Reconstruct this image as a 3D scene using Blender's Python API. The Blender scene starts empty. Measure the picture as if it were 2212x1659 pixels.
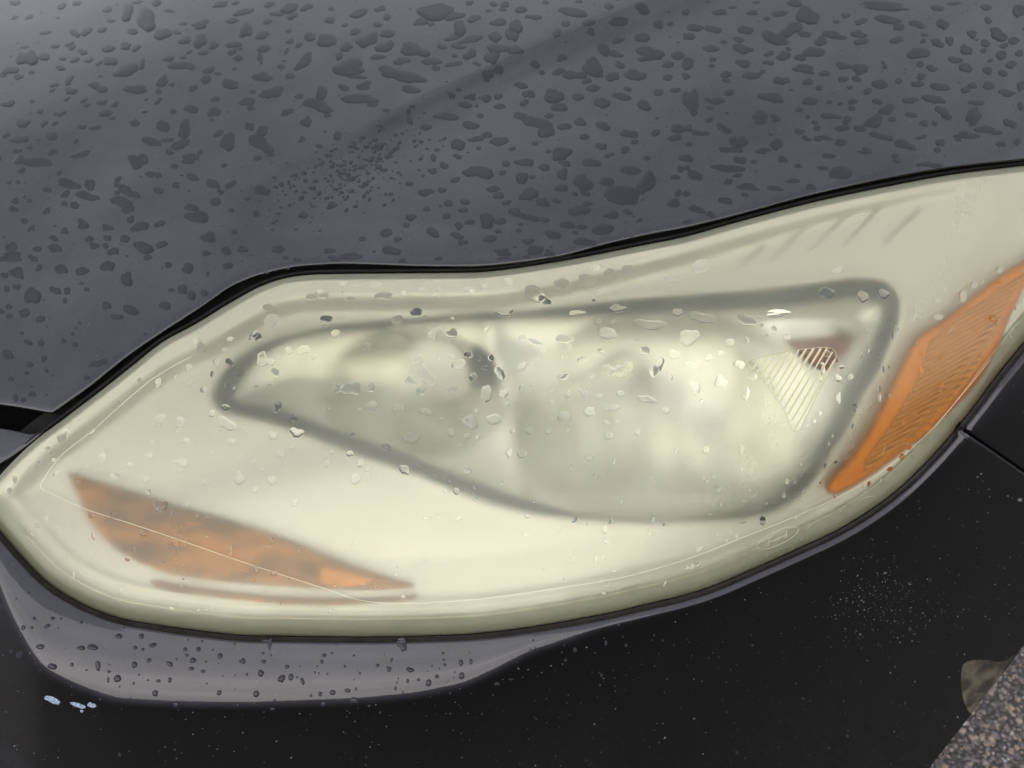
import bpy, math, random
import numpy as np
from mathutils import Vector, Matrix
from mathutils.geometry import delaunay_2d_cdt

rng = np.random.default_rng(7)
random.seed(7)
R = math.radians
scene = bpy.context.scene
COL = scene.collection

# ------------------------------------------------------------------ camera, world, sun, exposure
PITCH = R(46)                     # the camera looks 46 degrees down at the front corner of the car
D0 = 0.56                         # metres from lens to the middle of the headlight
F = 1736.0                        # focal length in units of a 2212 x 1659 picture
CX, CY = 1106.0, 829.5
O = Vector((0, 0, 0.70))          # the middle of the headlight stands 0.70 m over the road
AX = Vector((1, 0, 0))
AV = Vector((0, math.sin(PITCH), math.cos(PITCH)))      # up-slope axis of the car's nose
AN = Vector((0, -math.cos(PITCH), math.sin(PITCH)))     # outward axis of the car's nose

cam_d = bpy.data.cameras.new('camera')
cam = bpy.data.objects.new('camera', cam_d)
COL.objects.link(cam)
M = Matrix((AX, AV, AN)).transposed().to_4x4()
M.translation = O + AN * D0
cam.matrix_world = M
cam_d.sensor_width = 36
cam_d.lens = 36 * F / 2212
cam_d.clip_start = 0.01
cam_d.clip_end = 2000
cam_d.dof.use_dof = True
cam_d.dof.focus_distance = 0.545
cam_d.dof.aperture_fstop = 9.0
scene.camera = cam

SUN_EL, SUN_AZ = R(16), R(-165)    # azimuth measured from +Y (behind the car) towards +X
sun_dir = Vector((math.sin(SUN_AZ) * math.cos(SUN_EL), math.cos(SUN_AZ) * math.cos(SUN_EL), math.sin(SUN_EL)))
w = bpy.data.worlds.new('World')
scene.world = w
w.use_nodes = True
nt = w.node_tree
nt.nodes.clear()
out = nt.nodes.new('ShaderNodeOutputWorld')
bg = nt.nodes.new('ShaderNodeBackground')
sky = nt.nodes.new('ShaderNodeTexSky')
sky.sky_type = 'NISHITA'
sky.sun_disc = False
sky.sun_elevation = SUN_EL
sky.sun_rotation = SUN_AZ
sky.air_density = 1.6
sky.dust_density = 4.0
sky.ozone_density = 1.0
hsv = nt.nodes.new('ShaderNodeHueSaturation')
hsv.inputs['Saturation'].default_value = 0.55
tc = nt.nodes.new('ShaderNodeTexCoord')
mp = nt.nodes.new('ShaderNodeMapping')
mp.inputs['Scale'].default_value = (1, 1, 2.2)
cl = nt.nodes.new('ShaderNodeTexNoise')
cl.inputs['Scale'].default_value = 2.0
cl.inputs['Detail'].default_value = 4
cr = nt.nodes.new('ShaderNodeMapRange')
cr.inputs['From Min'].default_value = 0.3
cr.inputs['From Max'].default_value = 0.7
cr.inputs['To Min'].default_value = 0.58
cr.inputs['To Max'].default_value = 1.38
mul = nt.nodes.new('ShaderNodeMix')
mul.data_type = 'RGBA'
mul.blend_type = 'MULTIPLY'
mul.inputs['Factor'].default_value = 1
nt.links.new(tc.outputs['Generated'], mp.inputs['Vector'])
nt.links.new(mp.outputs['Vector'], cl.inputs['Vector'])
nt.links.new(cl.outputs['Fac'], cr.inputs['Value'])
nt.links.new(sky.outputs['Color'], hsv.inputs['Color'])
gam = nt.nodes.new('ShaderNodeGamma')          # the cloud deck evens the sky out
gam.inputs['Gamma'].default_value = 0.32
nt.links.new(hsv.outputs['Color'], gam.inputs['Color'])
nt.links.new(gam.outputs['Color'], mul.inputs['A'])
nt.links.new(cr.outputs['Result'], mul.inputs['B'])
nt.links.new(mul.outputs['Result'], bg.inputs['Color'])
bg.inputs['Strength'].default_value = 0.15
nt.links.new(bg.outputs['Background'], out.inputs['Surface'])

sl = bpy.data.lights.new('sun', 'SUN')
sl.energy = 0.5
sl.angle = R(100)
sl.color = (1.0, 0.98, 0.955)
so = bpy.data.objects.new('sun', sl)
COL.objects.link(so)
so.rotation_euler = (-sun_dir).to_track_quat('-Z', 'Y').to_euler()

scene.view_settings.view_transform = 'Standard'
scene.view_settings.look = 'None'
scene.view_settings.gamma = 1
scene.view_settings.exposure = 2.38
cy = scene.cycles
cy.max_bounces = 20
cy.transmission_bounces = 16
cy.glossy_bounces = 8
cy.diffuse_bounces = 5
cy.transparent_max_bounces = 12
cy.caustics_reflective = True
cy.caustics_refractive = True
cy.blur_glossy = 0.3
cy.sample_clamp_indirect = 6
cy.use_denoising = True

# ------------------------------------------------------------------ the nose of the car as a real surface
_w = np.linspace(-0.6, 1.4, 40001)
_s = np.interp(_w, [-0.14, 0.09, 0.24, 0.50], [0.15, -0.50, -0.60, -0.74])
_Nw = np.concatenate([[0], np.cumsum((_s[1:] + _s[:-1]) / 2 * np.diff(_w))])
_Nw -= np.interp(0.0, _w, _Nw)
def E(x, V):
    """height of the body over the tilted plane through the headlight: bonnet slope, nose, rounded corner"""
    n = np.interp(V - 0.23 * x, _w, _Nw)
    p = 0.8 * x - 0.6 * V
    t = np.maximum(0, p - 0.10)
    return n - np.where(t < 0.11, 2.0 * t ** 2, 2.0 * 0.11 ** 2 + 0.44 * (t - 0.11)) + 0.012

def place(px, D):
    """real point for traced outline points (2212 x 1659) on the body surface sunk by D metres"""
    px = np.asarray(px, float).reshape(-1, 2)
    D = np.broadcast_to(np.asarray(D, float), (len(px),))
    a = (px[:, 0] - CX) / F
    b = (CY - px[:, 1]) / F
    N = np.zeros(len(px))
    for _ in range(40):
        x = a * (D0 - N)
        V = b * (D0 - N)
        N = 0.5 * N + 0.5 * (E(x, V) - D)
    x = a * (D0 - N)
    V = b * (D0 - N)
    return (np.array(O)[None] + x[:, None] * np.array(AX) + V[:, None] * np.array(AV) + N[:, None] * np.array(AN))

# ------------------------------------------------------------------ 2-D outline tools
def spline(pts, step=8.0, closed=True):
    p = np.asarray(pts, float)
    n = len(p)
    outp = []
    rngi = range(n) if closed else range(n - 1)
    for i in rngi:
        if closed:
            p0, p1, p2, p3 = p[i - 1], p[i], p[(i + 1) % n], p[(i + 2) % n]
        else:
            p0, p1, p2, p3 = p[max(i - 1, 0)], p[i], p[i + 1], p[min(i + 2, n - 1)]
        # centripetal Catmull-Rom
        t0 = 0
        t1 = t0 + max(np.linalg.norm(p1 - p0), 1e-6) ** .5
        t2 = t1 + max(np.linalg.norm(p2 - p1), 1e-6) ** .5
        t3 = t2 + max(np.linalg.norm(p3 - p2), 1e-6) ** .5
        m = max(1, int(round(np.linalg.norm(p2 - p1) / step)))
        t = np.linspace(t1, t2, m + 1)[:-1, None]
        A1 = (t1 - t) / (t1 - t0) * p0 + (t - t0) / (t1 - t0) * p1
        A2 = (t2 - t) / (t2 - t1) * p1 + (t - t1) / (t2 - t1) * p2
        A3 = (t3 - t) / (t3 - t2) * p2 + (t - t2) / (t3 - t2) * p3
        B1 = (t2 - t) / (t2 - t0) * A1 + (t - t0) / (t2 - t0) * A2
        B2 = (t3 - t) / (t3 - t1) * A2 + (t - t1) / (t3 - t1) * A3
        outp.append((t2 - t) / (t2 - t1) * B1 + (t - t1) / (t2 - t1) * B2)
    r = np.concatenate(outp)
    if not closed:
        r = np.concatenate([r, p[-1:]])
    return r

def densify(pts, step, closed=True):
    p = np.asarray(pts, float)
    o = []
    n = len(p)
    for i in range(n if closed else n - 1):
        a, b = p[i], p[(i + 1) % n]
        m = max(1, int(round(np.linalg.norm(b - a) / step)))
        o.append(a + (b - a) * np.linspace(0, 1, m + 1)[:-1, None])
    r = np.concatenate(o)
    return r if closed else np.concatenate([r, p[-1:]])

def inside(pts, poly):
    pts = np.asarray(pts, float)
    x, y = pts[:, 0], pts[:, 1]
    res = np.zeros(len(pts), bool)
    a = np.asarray(poly, float)
    b = np.roll(a, -1, 0)
    sel = np.nonzero((x >= a[:, 0].min()) & (x <= a[:, 0].max()) & (y >= a[:, 1].min()) & (y <= a[:, 1].max()))[0]
    if len(sel) == 0:
        return res
    xs, ys = x[sel], y[sel]
    c = np.zeros(len(sel), bool)
    for (x1, y1), (x2, y2) in zip(a, b):
        if y1 == y2:
            continue
        m = ((y1 > ys) != (y2 > ys)) & (xs < (x2 - x1) * (ys - y1) / (y2 - y1) + x1)
        c ^= m
    res[sel] = c
    return res

def dist(pts, line, closed=True, attr=None):
    """distance to a polyline and (optionally) an attribute carried along it"""
    pts = np.asarray(pts, float)
    a = np.asarray(line, float)
    b = np.roll(a, -1, 0)
    if not closed:
        a, b = a[:-1], b[:-1]
    d = np.full(len(pts), 1e9)
    at = np.zeros(len(pts))
    A = None if attr is None else np.asarray(attr, float)
    for i in range(len(a)):
        e = b[i] - a[i]
        L2 = max(e @ e, 1e-9)
        t = np.clip(((pts - a[i]) @ e) / L2, 0, 1)
        q = pts - a[i] - t[:, None] * e
        dd = np.hypot(q[:, 0], q[:, 1])
        m = dd < d
        d[m] = dd[m]
        if A is not None:
            at[m] = (A[i] + t * (A[(i + 1) % len(A)] - A[i]))[m]
    return (d, at) if attr is not None else d

def normals(poly):
    p = np.asarray(poly, float)
    t = np.roll(p, -1, 0) - np.roll(p, 1, 0)
    t /= np.linalg.norm(t, axis=1)[:, None] + 1e-9
    n = np.stack([t[:, 1], -t[:, 0]], 1)
    ar = 0.5 * np.sum(p[:, 0] * np.roll(p[:, 1], -1) - np.roll(p[:, 0], -1) * p[:, 1])
    return n if ar > 0 else -n           # outward

def offset(poly, d):
    return np.asarray(poly) + normals(poly) * (np.asarray(d).reshape(-1, 1) if np.ndim(d) else d)

def triangulate(outer, holes=(), cons=(), step=10.0, rings=()):
    """constrained triangulation of a traced area; returns points (n,2) and triangles"""
    polys = [np.asarray(outer, float)] + [np.asarray(h, float) for h in holes]
    allb = polys + [np.asarray(c, float) for c in cons]
    mn, mx = polys[0].min(0), polys[0].max(0)
    gx = np.arange(mn[0], mx[0] + step, step)
    gy = np.arange(mn[1], mx[1] + step, step * .866)
    G = np.stack(np.meshgrid(gx, gy), -1)
    G[1::2, :, 0] += step / 2
    G = G.reshape(-1, 2) + rng.uniform(-.08, .08, (G.size // 2, 2)) * step
    extra = []
    for dd in rings:
        for k, pl in enumerate(polys):
            o = offset(pl, -dd if k == 0 else dd)
            extra.append(o)
    def keep(P, mind, skip_polys=False):
        m = inside(P, polys[0])
        for h in polys[1:]:
            m &= ~inside(P, h)
        P = P[m]
        for b in (polys if not skip_polys else []):
            P = P[dist(P, b) > mind]
        return P
    maxr = max(rings) if len(rings) else 0
    G = keep(G, max(step * .55, maxr + step * .5))
    ring_pts = []
    for dd, e in zip([r for r in rings for _ in polys], extra):
        e = keep(e, dd * .8)
        ring_pts.append(e)
    pts = np.concatenate([G] + ring_pts) if ring_pts else G
    for c in cons:
        c = np.asarray(c)
        lo, hi = c.min(0) - step, c.max(0) + step
        near = np.all((pts > lo) & (pts < hi), axis=1)
        idx = np.nonzero(near)[0]
        if len(idx):
            dd = dist(pts[idx], c)
            pts = np.delete(pts, idx[dd < step * .3], 0)
    verts = []
    edges = []
    for b in allb:
        s = len(verts)
        verts += [Vector((float(p[0]), float(p[1]))) for p in b]
        edges += [(s + i, s + (i + 1) % len(b)) for i in range(len(b))]
    verts += [Vector((float(p[0]), float(p[1]))) for p in pts]
    r = delaunay_2d_cdt(verts, edges, [], 0, 1e-4, False)
    P = np.array([(v.x, v.y) for v in r[0]])
    T = np.array([tuple(f) for f in r[2]], int)
    c = P[T].mean(1)
    m = inside(c, polys[0])
    for h in polys[1:]:
        m &= ~inside(c, h)
    T = T[m]
    a = P[T]
    cr_ = (a[:, 1, 0] - a[:, 0, 0]) * (a[:, 2, 1] - a[:, 0, 1]) - (a[:, 1, 1] - a[:, 0, 1]) * (a[:, 2, 0] - a[:, 0, 0])
    # picture y runs down: make every triangle face outwards
    flip = cr_ > 0
    T[flip] = T[flip][:, ::-1]
    return P, T

# ------------------------------------------------------------------ mesh / object helpers
def mesh_from(name, V, Fc, mats, smooth=True, mat_idx=None):
    me = bpy.data.meshes.new(name)
    V = np.asarray(V, np.float32)
    if isinstance(Fc, np.ndarray):
        nf, k = Fc.shape
        me.vertices.add(len(V))
        me.vertices.foreach_set('co', V.ravel())
        me.loops.add(nf * k)
        me.loops.foreach_set('vertex_index', Fc.astype(np.int32).ravel())
        me.polygons.add(nf)
        me.polygons.foreach_set('loop_start', np.arange(0, nf * k, k, dtype=np.int32))
        me.polygons.foreach_set('loop_total', np.full(nf, k, np.int32))
    else:
        me.from_pydata(V.tolist(), [], Fc)
        nf = len(Fc)
    me.update(calc_edges=True)
    me.validate()
    nf = len(me.polygons)
    me.polygons.foreach_set('use_smooth', np.full(nf, smooth))
    for m in (mats if isinstance(mats, (list, tuple)) else [mats]):
        me.materials.append(m)
    if mat_idx is not None and len(mat_idx) == nf:
        me.polygons.foreach_set('material_index', np.asarray(mat_idx, np.int32))
    me.update()
    return me

def obj(name, me, parent=None, **props):
    o = bpy.data.objects.new(name, me)
    COL.objects.link(o)
    if parent is not None:
        o.parent = parent
        o.matrix_parent_inverse = parent.matrix_world.inverted()
    for k, v in props.items():
        o[k] = v
    return o

def sheet(outer, Dfn, step=10.0, holes=(), cons=(), rings=(), skirt=0.0, skirt_holes=0.0):
    """a traced panel: returns verts, tris, px of verts"""
    P, T = triangulate(outer, holes, cons, step, rings)
    V = place(P, Dfn(P))
    if skirt:
        Vs, Ts = [V], [T]
        n0 = len(V)
        for k, pl in enumerate([outer] + list(holes)):
            sk = skirt if k == 0 else skirt_holes
            if not sk:
                continue
            pl = np.asarray(pl, float)
            ar = np.sum(pl[:, 0] * np.roll(pl[:, 1], -1) - np.roll(pl[:, 0], -1) * pl[:, 1])
            if (ar > 0) == (k == 0):
                pl = pl[::-1]
            d = Dfn(pl)
            a = place(pl, d)
            b = place(pl, d + sk * 0.35)
            c = place(pl, d + sk)
            m = len(pl)
            i = np.arange(m)
            j = (i + 1) % m
            for u0, l0 in ((0, m), (m, 2 * m)):
                q = np.stack([u0 + i, l0 + i, l0 + j], 1)
                q2 = np.stack([u0 + i, l0 + j, u0 + j], 1)
                Ts.append(np.concatenate([q, q2]) + n0)
            Vs += [a, b, c]
            n0 += 3 * m
        V = np.concatenate(Vs)
        T = np.concatenate(Ts)
    return V, T, P

# ------------------------------------------------------------------ materials
def mat(name):
    m = bpy.data.materials.new(name)
    m.use_nodes = True
    n = m.node_tree
    b = n.nodes['Principled BSDF']
    return m, n, b

def pmat(name, color, rough=0.5, metallic=0.0, ior=1.5, coat=0.0, coat_rough=0.03, noise=None, bump=None, spec=0.5):
    m, n, b = mat(name)
    b.inputs['Base Color'].default_value = (*color, 1)
    b.inputs['Roughness'].default_value = rough
    b.inputs['Metallic'].default_value = metallic
    b.inputs['IOR'].default_value = ior
    b.inputs['Coat Weight'].default_value = coat
    b.inputs['Coat Roughness'].default_value = coat_rough
    b.inputs['Specular IOR Level'].default_value = spec
    if noise or bump:
        tcn = n.nodes.new('ShaderNodeTexCoord')
    if noise:
        sc, amt = noise
        nz = n.nodes.new('ShaderNodeTexNoise')
        nz.inputs['Scale'].default_value = sc
        nz.inputs['Detail'].default_value = 6
        mr = n.nodes.new('ShaderNodeMapRange')
        mr.inputs['From Min'].default_value = .3
        mr.inputs['From Max'].default_value = .7
        mr.inputs['To Min'].default_value = 1 - amt
        mr.inputs['To Max'].default_value = 1 + amt
        mx = n.nodes.new('ShaderNodeMix')
        mx.data_type = 'RGBA'
        mx.blend_type = 'MULTIPLY'
        mx.inputs['Factor'].default_value = 1
        mx.inputs['A'].default_value = (*color, 1)
        n.links.new(tcn.outputs['Object'], nz.inputs['Vector'])
        n.links.new(nz.outputs['Fac'], mr.inputs['Value'])
        n.links.new(mr.outputs['Result'], mx.inputs['B'])
        n.links.new(mx.outputs['Result'], b.inputs['Base Color'])
    if bump:
        sc, st, ds = bump
        nz = n.nodes.new('ShaderNodeTexNoise')
        nz.inputs['Scale'].default_value = sc
        nz.inputs['Detail'].default_value = 4
        bp = n.nodes.new('ShaderNodeBump')
        bp.inputs['Strength'].default_value = st
        bp.inputs['Distance'].default_value = ds
        n.links.new(tcn.outputs['Object'], nz.inputs['Vector'])
        n.links.new(nz.outputs['Fac'], bp.inputs['Height'])
        n.links.new(bp.outputs['Normal'], b.inputs['Normal'])
    return m

def paint_material(name, base):
    """black clear-coated paint with a film of road dust"""
    m, n, b = mat(name)
    b.inputs['Roughness'].default_value = 0.35
    b.inputs['Specular IOR Level'].default_value = 0.02
    b.inputs['Coat Weight'].default_value = 1.0
    b.inputs['Coat Roughness'].default_value = 0.02
    b.inputs['Coat IOR'].default_value = 1.47
    t = n.nodes.new('ShaderNodeTexCoord')
    big = n.nodes.new('ShaderNodeTexNoise')
    big.inputs['Scale'].default_value = 14
    big.inputs['Detail'].default_value = 8
    big.inputs['Roughness'].default_value = .65
    fine = n.nodes.new('ShaderNodeTexNoise')
    fine.inputs['Scale'].default_value = 900
    fine.inputs['Detail'].default_value = 2
    spk = n.nodes.new('ShaderNodeTexVoronoi')
    spk.inputs['Scale'].default_value = 170
    lt = n.nodes.new('ShaderNodeMath')
    lt.operation = 'LESS_THAN'
    lt.inputs[1].default_value = 0.07
    for q in (big, fine, spk):
        n.links.new(t.outputs['Object'], q.inputs['Vector'])
    r1 = n.nodes.new('ShaderNodeMapRange')
    r1.inputs['From Min'].default_value = .3
    r1.inputs['From Max'].default_value = .7
    r1.inputs['To Min'].default_value = .75
    r1.inputs['To Max'].default_value = 1.2
    n.links.new(big.outputs['Fac'], r1.inputs['Value'])
    r2 = n.nodes.new('ShaderNodeMapRange')
    r2.inputs['From Min'].default_value = .3
    r2.inputs['From Max'].default_value = .7
    r2.inputs['To Min'].default_value = .88
    r2.inputs['To Max'].default_value = 1.12
    n.links.new(fine.outputs['Fac'], r2.inputs['Value'])
    pr = n.nodes.new('ShaderNodeMath')
    pr.operation = 'MULTIPLY'
    n.links.new(r1.outputs['Result'], pr.inputs[0])
    n.links.new(r2.outputs['Result'], pr.inputs[1])
    mx = n.nodes.new('ShaderNodeMix')
    mx.data_type = 'RGBA'
    mx.blend_type = 'MULTIPLY'
    mx.inputs['Factor'].default_value = 1
    mx.inputs['A'].default_value = (*base, 1)
    n.links.new(pr.outputs[0], mx.inputs['B'])
    mx2 = n.nodes.new('ShaderNodeMix')
    mx2.data_type = 'RGBA'
    mx2.inputs['B'].default_value = (0.09, 0.09, 0.10, 1)
    # dust lies on what faces the sky
    ge = n.nodes.new('ShaderNodeNewGeometry')
    sx = n.nodes.new('ShaderNodeSeparateXYZ')
    n.links.new(ge.outputs['Normal'], sx.inputs[0])
    up = n.nodes.new('ShaderNodeMapRange')
    up.interpolation_type = 'SMOOTHSTEP'
    up.inputs['From Min'].default_value = .30
    up.inputs['From Max'].default_value = .72
    n.links.new(sx.outputs['Z'], up.inputs['Value'])
    du = n.nodes.new('ShaderNodeMix')
    du.data_type = 'RGBA'
    du.blend_type = 'MULTIPLY'
    du.inputs['Factor'].default_value = 1
    du.inputs['A'].default_value = (0.0345, 0.0335, 0.0435, 1)
    n.links.new(pr.outputs[0], du.inputs['B'])
    dm = n.nodes.new('ShaderNodeMix')
    dm.data_type = 'RGBA'
    n.links.new(up.outputs['Result'], dm.inputs['Factor'])
    n.links.new(mx.outputs['Result'], dm.inputs['A'])
    n.links.new(du.outputs['Result'], dm.inputs['B'])
    n.links.new(dm.outputs['Result'], mx2.inputs['A'])
    rnd = n.nodes.new('ShaderNodeMath')
    rnd.operation = 'GREATER_THAN'
    rnd.inputs[1].default_value = .72
    sep = n.nodes.new('ShaderNodeSeparateColor')
    n.links.new(spk.outputs['Color'], sep.inputs['Color'])
    n.links.new(sep.outputs['Red'], rnd.inputs[0])
    n.links.new(spk.outputs['Distance'], lt.inputs[0])
    an = n.nodes.new('ShaderNodeMath')
    an.operation = 'MULTIPLY'
    n.links.new(lt.outputs[0], an.inputs[0])
    n.links.new(rnd.outputs[0], an.inputs[1])
    n.links.new(an.outputs[0], mx2.inputs['Factor'])
    n.links.new(mx2.outputs['Result'], b.inputs['Base Color'])
    bp = n.nodes.new('ShaderNodeBump')
    bp.inputs['Strength'].default_value = .04
    bp.inputs['Distance'].default_value = .0003
    n.links.new(fine.outputs['Fac'], bp.inputs['Height'])
    n.links.new(bp.outputs['Normal'], b.inputs['Coat Normal'])
    return m

PAINT = paint_material('black_paint', (0.0014, 0.0014, 0.0016))
WATER_DARK = pmat('water_on_black_paint', (0.0245, 0.024, 0.032), rough=0.03, ior=1.333)
RUBBER = pmat('black_rubber', (0.008, 0.008, 0.008), rough=0.55, noise=(60, .3), spec=.1)
CAVITY = pmat('black_plastic', (0.004, 0.004, 0.004), rough=0.8, spec=.02)
GASKET = pmat('brown_black_gasket', (0.022, 0.019, 0.016), rough=0.5, noise=(90, .35), spec=.2)

def water_material():
    m = bpy.data.materials.new('clear_water')
    m.use_nodes = True
    n = m.node_tree
    n.nodes.clear()
    o = n.nodes.new('ShaderNodeOutputMaterial')
    g = n.nodes.new('ShaderNodeBsdfGlass')
    g.inputs['IOR'].default_value = 1.333
    g.inputs['Roughness'].default_value = 0
    n.links.new(g.outputs[0], o.inputs['Surface'])
    return m
WATER = water_material()

HAZE_COL = (0.80, 0.77, 0.56)
def lens_material(name, rough, haze, tint, inner=False, crazed=True):
    """yellowed polycarbonate: rough refraction plus a share of milky scatter in the weathered skin"""
    m = bpy.data.materials.new(name)
    m.use_nodes = True
    n = m.node_tree
    n.nodes.clear()
    o = n.nodes.new('ShaderNodeOutputMaterial')
    g = n.nodes.new('ShaderNodeBsdfGlass')
    g.inputs['IOR'].default_value = 1.5
    g.inputs['Roughness'].default_value = rough
    g.inputs['Color'].default_value = (*tint, 1)
    last = g
    if haze > 0:
        d = n.nodes.new('ShaderNodeBsdfDiffuse')
        d.inputs['Color'].default_value = (*HAZE_COL, 1)
        t = n.nodes.new('ShaderNodeBsdfTranslucent')
        t.inputs['Color'].default_value = (*HAZE_COL, 1)
        md = n.nodes.new('ShaderNodeMixShader')
        md.inputs[0].default_value = 0.5
        n.links.new(d.outputs[0], md.inputs[1])
        n.links.new(t.outputs[0], md.inputs[2])
        ms = n.nodes.new('ShaderNodeMixShader')
        n.links.new(g.outputs[0], ms.inputs[1])
        n.links.new(md.outputs[0], ms.inputs[2])
        tcn = n.nodes.new('ShaderNodeTexCoord')
        nz = n.nodes.new('ShaderNodeTexNoise')
        nz.inputs['Scale'].default_value = 12
        nz.inputs['Detail'].default_value = 5
        mr = n.nodes.new('ShaderNodeMapRange')
        mr.inputs['From Min'].default_value = .3
        mr.inputs['From Max'].default_value = .7
        mr.inputs['To Min'].default_value = haze * .85
        mr.inputs['To Max'].default_value = haze * 1.15
        n.links.new(tcn.outputs['Object'], nz.inputs['Vector'])
        n.links.new(nz.outputs['Fac'], mr.inputs['Value'])
        n.links.new(mr.outputs['Result'], ms.inputs[0])
        if crazed:
            at = n.nodes.new('ShaderNodeAttribute')
            at.attribute_name = 'weather'
            pz = n.nodes.new('ShaderNodeTexNoise')
            pz.inputs['Scale'].default_value = 26
            pz.inputs['Detail'].default_value = 6
            n.links.new(tcn.outputs['Object'], pz.inputs['Vector'])
            pm = n.nodes.new('ShaderNodeMapRange')
            pm.inputs['From Min'].default_value = .3
            pm.inputs['From Max'].default_value = .7
            pm.inputs['To Min'].default_value = rough * .8
            pm.inputs['To Max'].default_value = rough * 1.2
            n.links.new(pz.outputs['Fac'], pm.inputs['Value'])
            rm = n.nodes.new('ShaderNodeMath')
            rm.operation = 'MULTIPLY'
            n.links.new(pm.outputs['Result'], rm.inputs[0])
            n.links.new(at.outputs['Fac'], rm.inputs[1])
            n.links.new(rm.outputs[0], g.inputs['Roughness'])
            f1 = n.nodes.new('ShaderNodeTexNoise')
            f1.inputs['Scale'].default_value = 1500
            f1.inputs['Detail'].default_value = 2
            n.links.new(tcn.outputs['Object'], f1.inputs['Vector'])
            bp = n.nodes.new('ShaderNodeBump')
            bp.inputs['Strength'].default_value = .12
            bp.inputs['Distance'].default_value = .0002
            n.links.new(f1.outputs['Fac'], bp.inputs['Height'])
            n.links.new(bp.outputs['Normal'], g.inputs['Normal'])
            n.links.new(bp.outputs['Normal'], d.inputs['Normal'])
        last = ms
    n.links.new(last.outputs[0], o.inputs['Surface'])
    return m
LENS_HAZE = lens_material('hazed_yellow_polycarbonate', 0.34, 0.055, (0.968, 0.962, 0.902))
LENS_CLEAR = lens_material('wet_clear_polycarbonate', 0.09, 0.012, (0.985, 0.98, 0.93), crazed=False)
LENS_INNER = lens_material('smooth_polycarbonate', 0.0, 0.0, (0.985, 0.98, 0.94))
FILM = pmat('yellow_film', (0.44, 0.42, 0.27), rough=.5)
RIDGE = pmat('yellowed_ridge', (0.72, 0.70, 0.52), rough=.3)

SILVER = pmat('silver_bezel', (0.525, 0.525, 0.50), rough=0.52, metallic=.35)
MIRROR = pmat('aluminised_reflector', (0.58, 0.585, 0.56), rough=0.4, metallic=.6)
GUNMETAL = pmat('gunmetal_trim', (0.05, 0.062, 0.07), rough=0.5)
HOUSING = pmat('grey_housing', (0.27, 0.285, 0.25), rough=0.6)
DULLRED = pmat('dull_red_reflection', (0.16, 0.055, 0.05), rough=0.4)
SHADE = pmat('bulb_shade', (0.36, 0.37, 0.36), rough=0.45, metallic=.5)

def amber_material(name, c0, c1, scale, vec):
    m, n, b = mat(name)
    b.inputs['Roughness'].default_value = .5
    b.inputs['Specular IOR Level'].default_value = .03
    t = n.nodes.new('ShaderNodeTexCoord')
    mpn = n.nodes.new('ShaderNodeMapping')
    mpn.inputs['Scale'].default_value = vec
    nz = n.nodes.new('ShaderNodeTexNoise')
    nz.inputs['Scale'].default_value = scale
    nz.inputs['Detail'].default_value = 3
    rp = n.nodes.new('ShaderNodeValToRGB')
    rp.color_ramp.elements[0].position = .38
    rp.color_ramp.elements[0].color = (*c0, 1)
    rp.color_ramp.elements[1].position = .62
    rp.color_ramp.elements[1].color = (*c1, 1)
    n.links.new(t.outputs['Object'], mpn.inputs['Vector'])
    n.links.new(mpn.outputs['Vector'], nz.inputs['Vector'])
    n.links.new(nz.outputs['Fac'], rp.inputs['Fac'])
    n.links.new(rp.outputs['Color'], b.inputs['Base Color'])
    return m
AMBER = amber_material('amber_turn_signal', (0.10, 0.036, 0.0005), (0.34, 0.118, 0.001), 20, (1.3, 3.5, 3.5))
AMBER_BRIGHT = amber_material('bright_amber', (0.46, 0.15, 0.001), (0.58, 0.21, 0.002), 30, (1, 4, 4))
AMBER_EDGE = amber_material('amber_marker_edge', (0.42, 0.10, 0.002), (0.52, 0.17, 0.003), 14, (1, 1, 1))
AMBER_RIB = pmat('amber_reflex', (0.42, 0.15, 0.004), rough=.3, spec=.2)

# ------------------------------------------------------------------ traced outlines
LENS_PTS = [(-28,1062),(0,1027),(50,975),(97,935),(110,926),(200,858),(283,793),(350,740),(423,700),(500,653),(567,617),(617,601),(667,594),(737,592),(830,591),(927,590),(1037,588),(1104,581),(1171,571),(1237,560),(1300,548),(1400,528),(1475,513),(1575,485),(1675,458),(1775,433),(1908,405),(2041,380),(2212,358),(2300,348),(2335,420),(2305,590),(2260,680),(2212,740),(2158,806),(2108,873),(2041,956),(1975,1026),(1930,1066),(1875,1106),(1808,1146),(1741,1178),(1641,1223),(1541,1266),(1475,1287),(1404,1304),(1304,1327),(1170,1351),(1037,1368),(870,1375),(737,1376),(600,1374),(533,1373),(433,1363),(333,1349),(250,1333),(167,1299),(100,1256),(33,1186),(0,1147),(-25,1110)]
LENS = spline(LENS_PTS, 7)
LN = normals(LENS)
low = np.clip((LN[:, 1] + .25) / .5, 0, 1) ** 1.0             # 1 where the edge faces down, 0 at the top edge
low = np.clip(low, 0, 1)
for _ in range(12):
    low = (np.roll(low, 1) + low + np.roll(low, -1)) / 3
LENS_R = 12 + 34 * low                                          # width of the rolled rim

HOOD_EDGE = [(-420,850),(-200,862),(-80,869),(0,876),(60,885),(104,893),(113,893),(122,888),(200,833),(283,766),(350,720),(433,666),(500,620),(540,602),(567,593),(633,578),(690,573),(737,571),(820,573),(904,576),(1037,576),(1104,570),(1171,561),(1217,553),(1304,530),(1404,507),(1475,494),(1575,470),(1741,425),(1875,395),(2041,365),(2212,346),(2400,322),(2560,300)]

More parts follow.
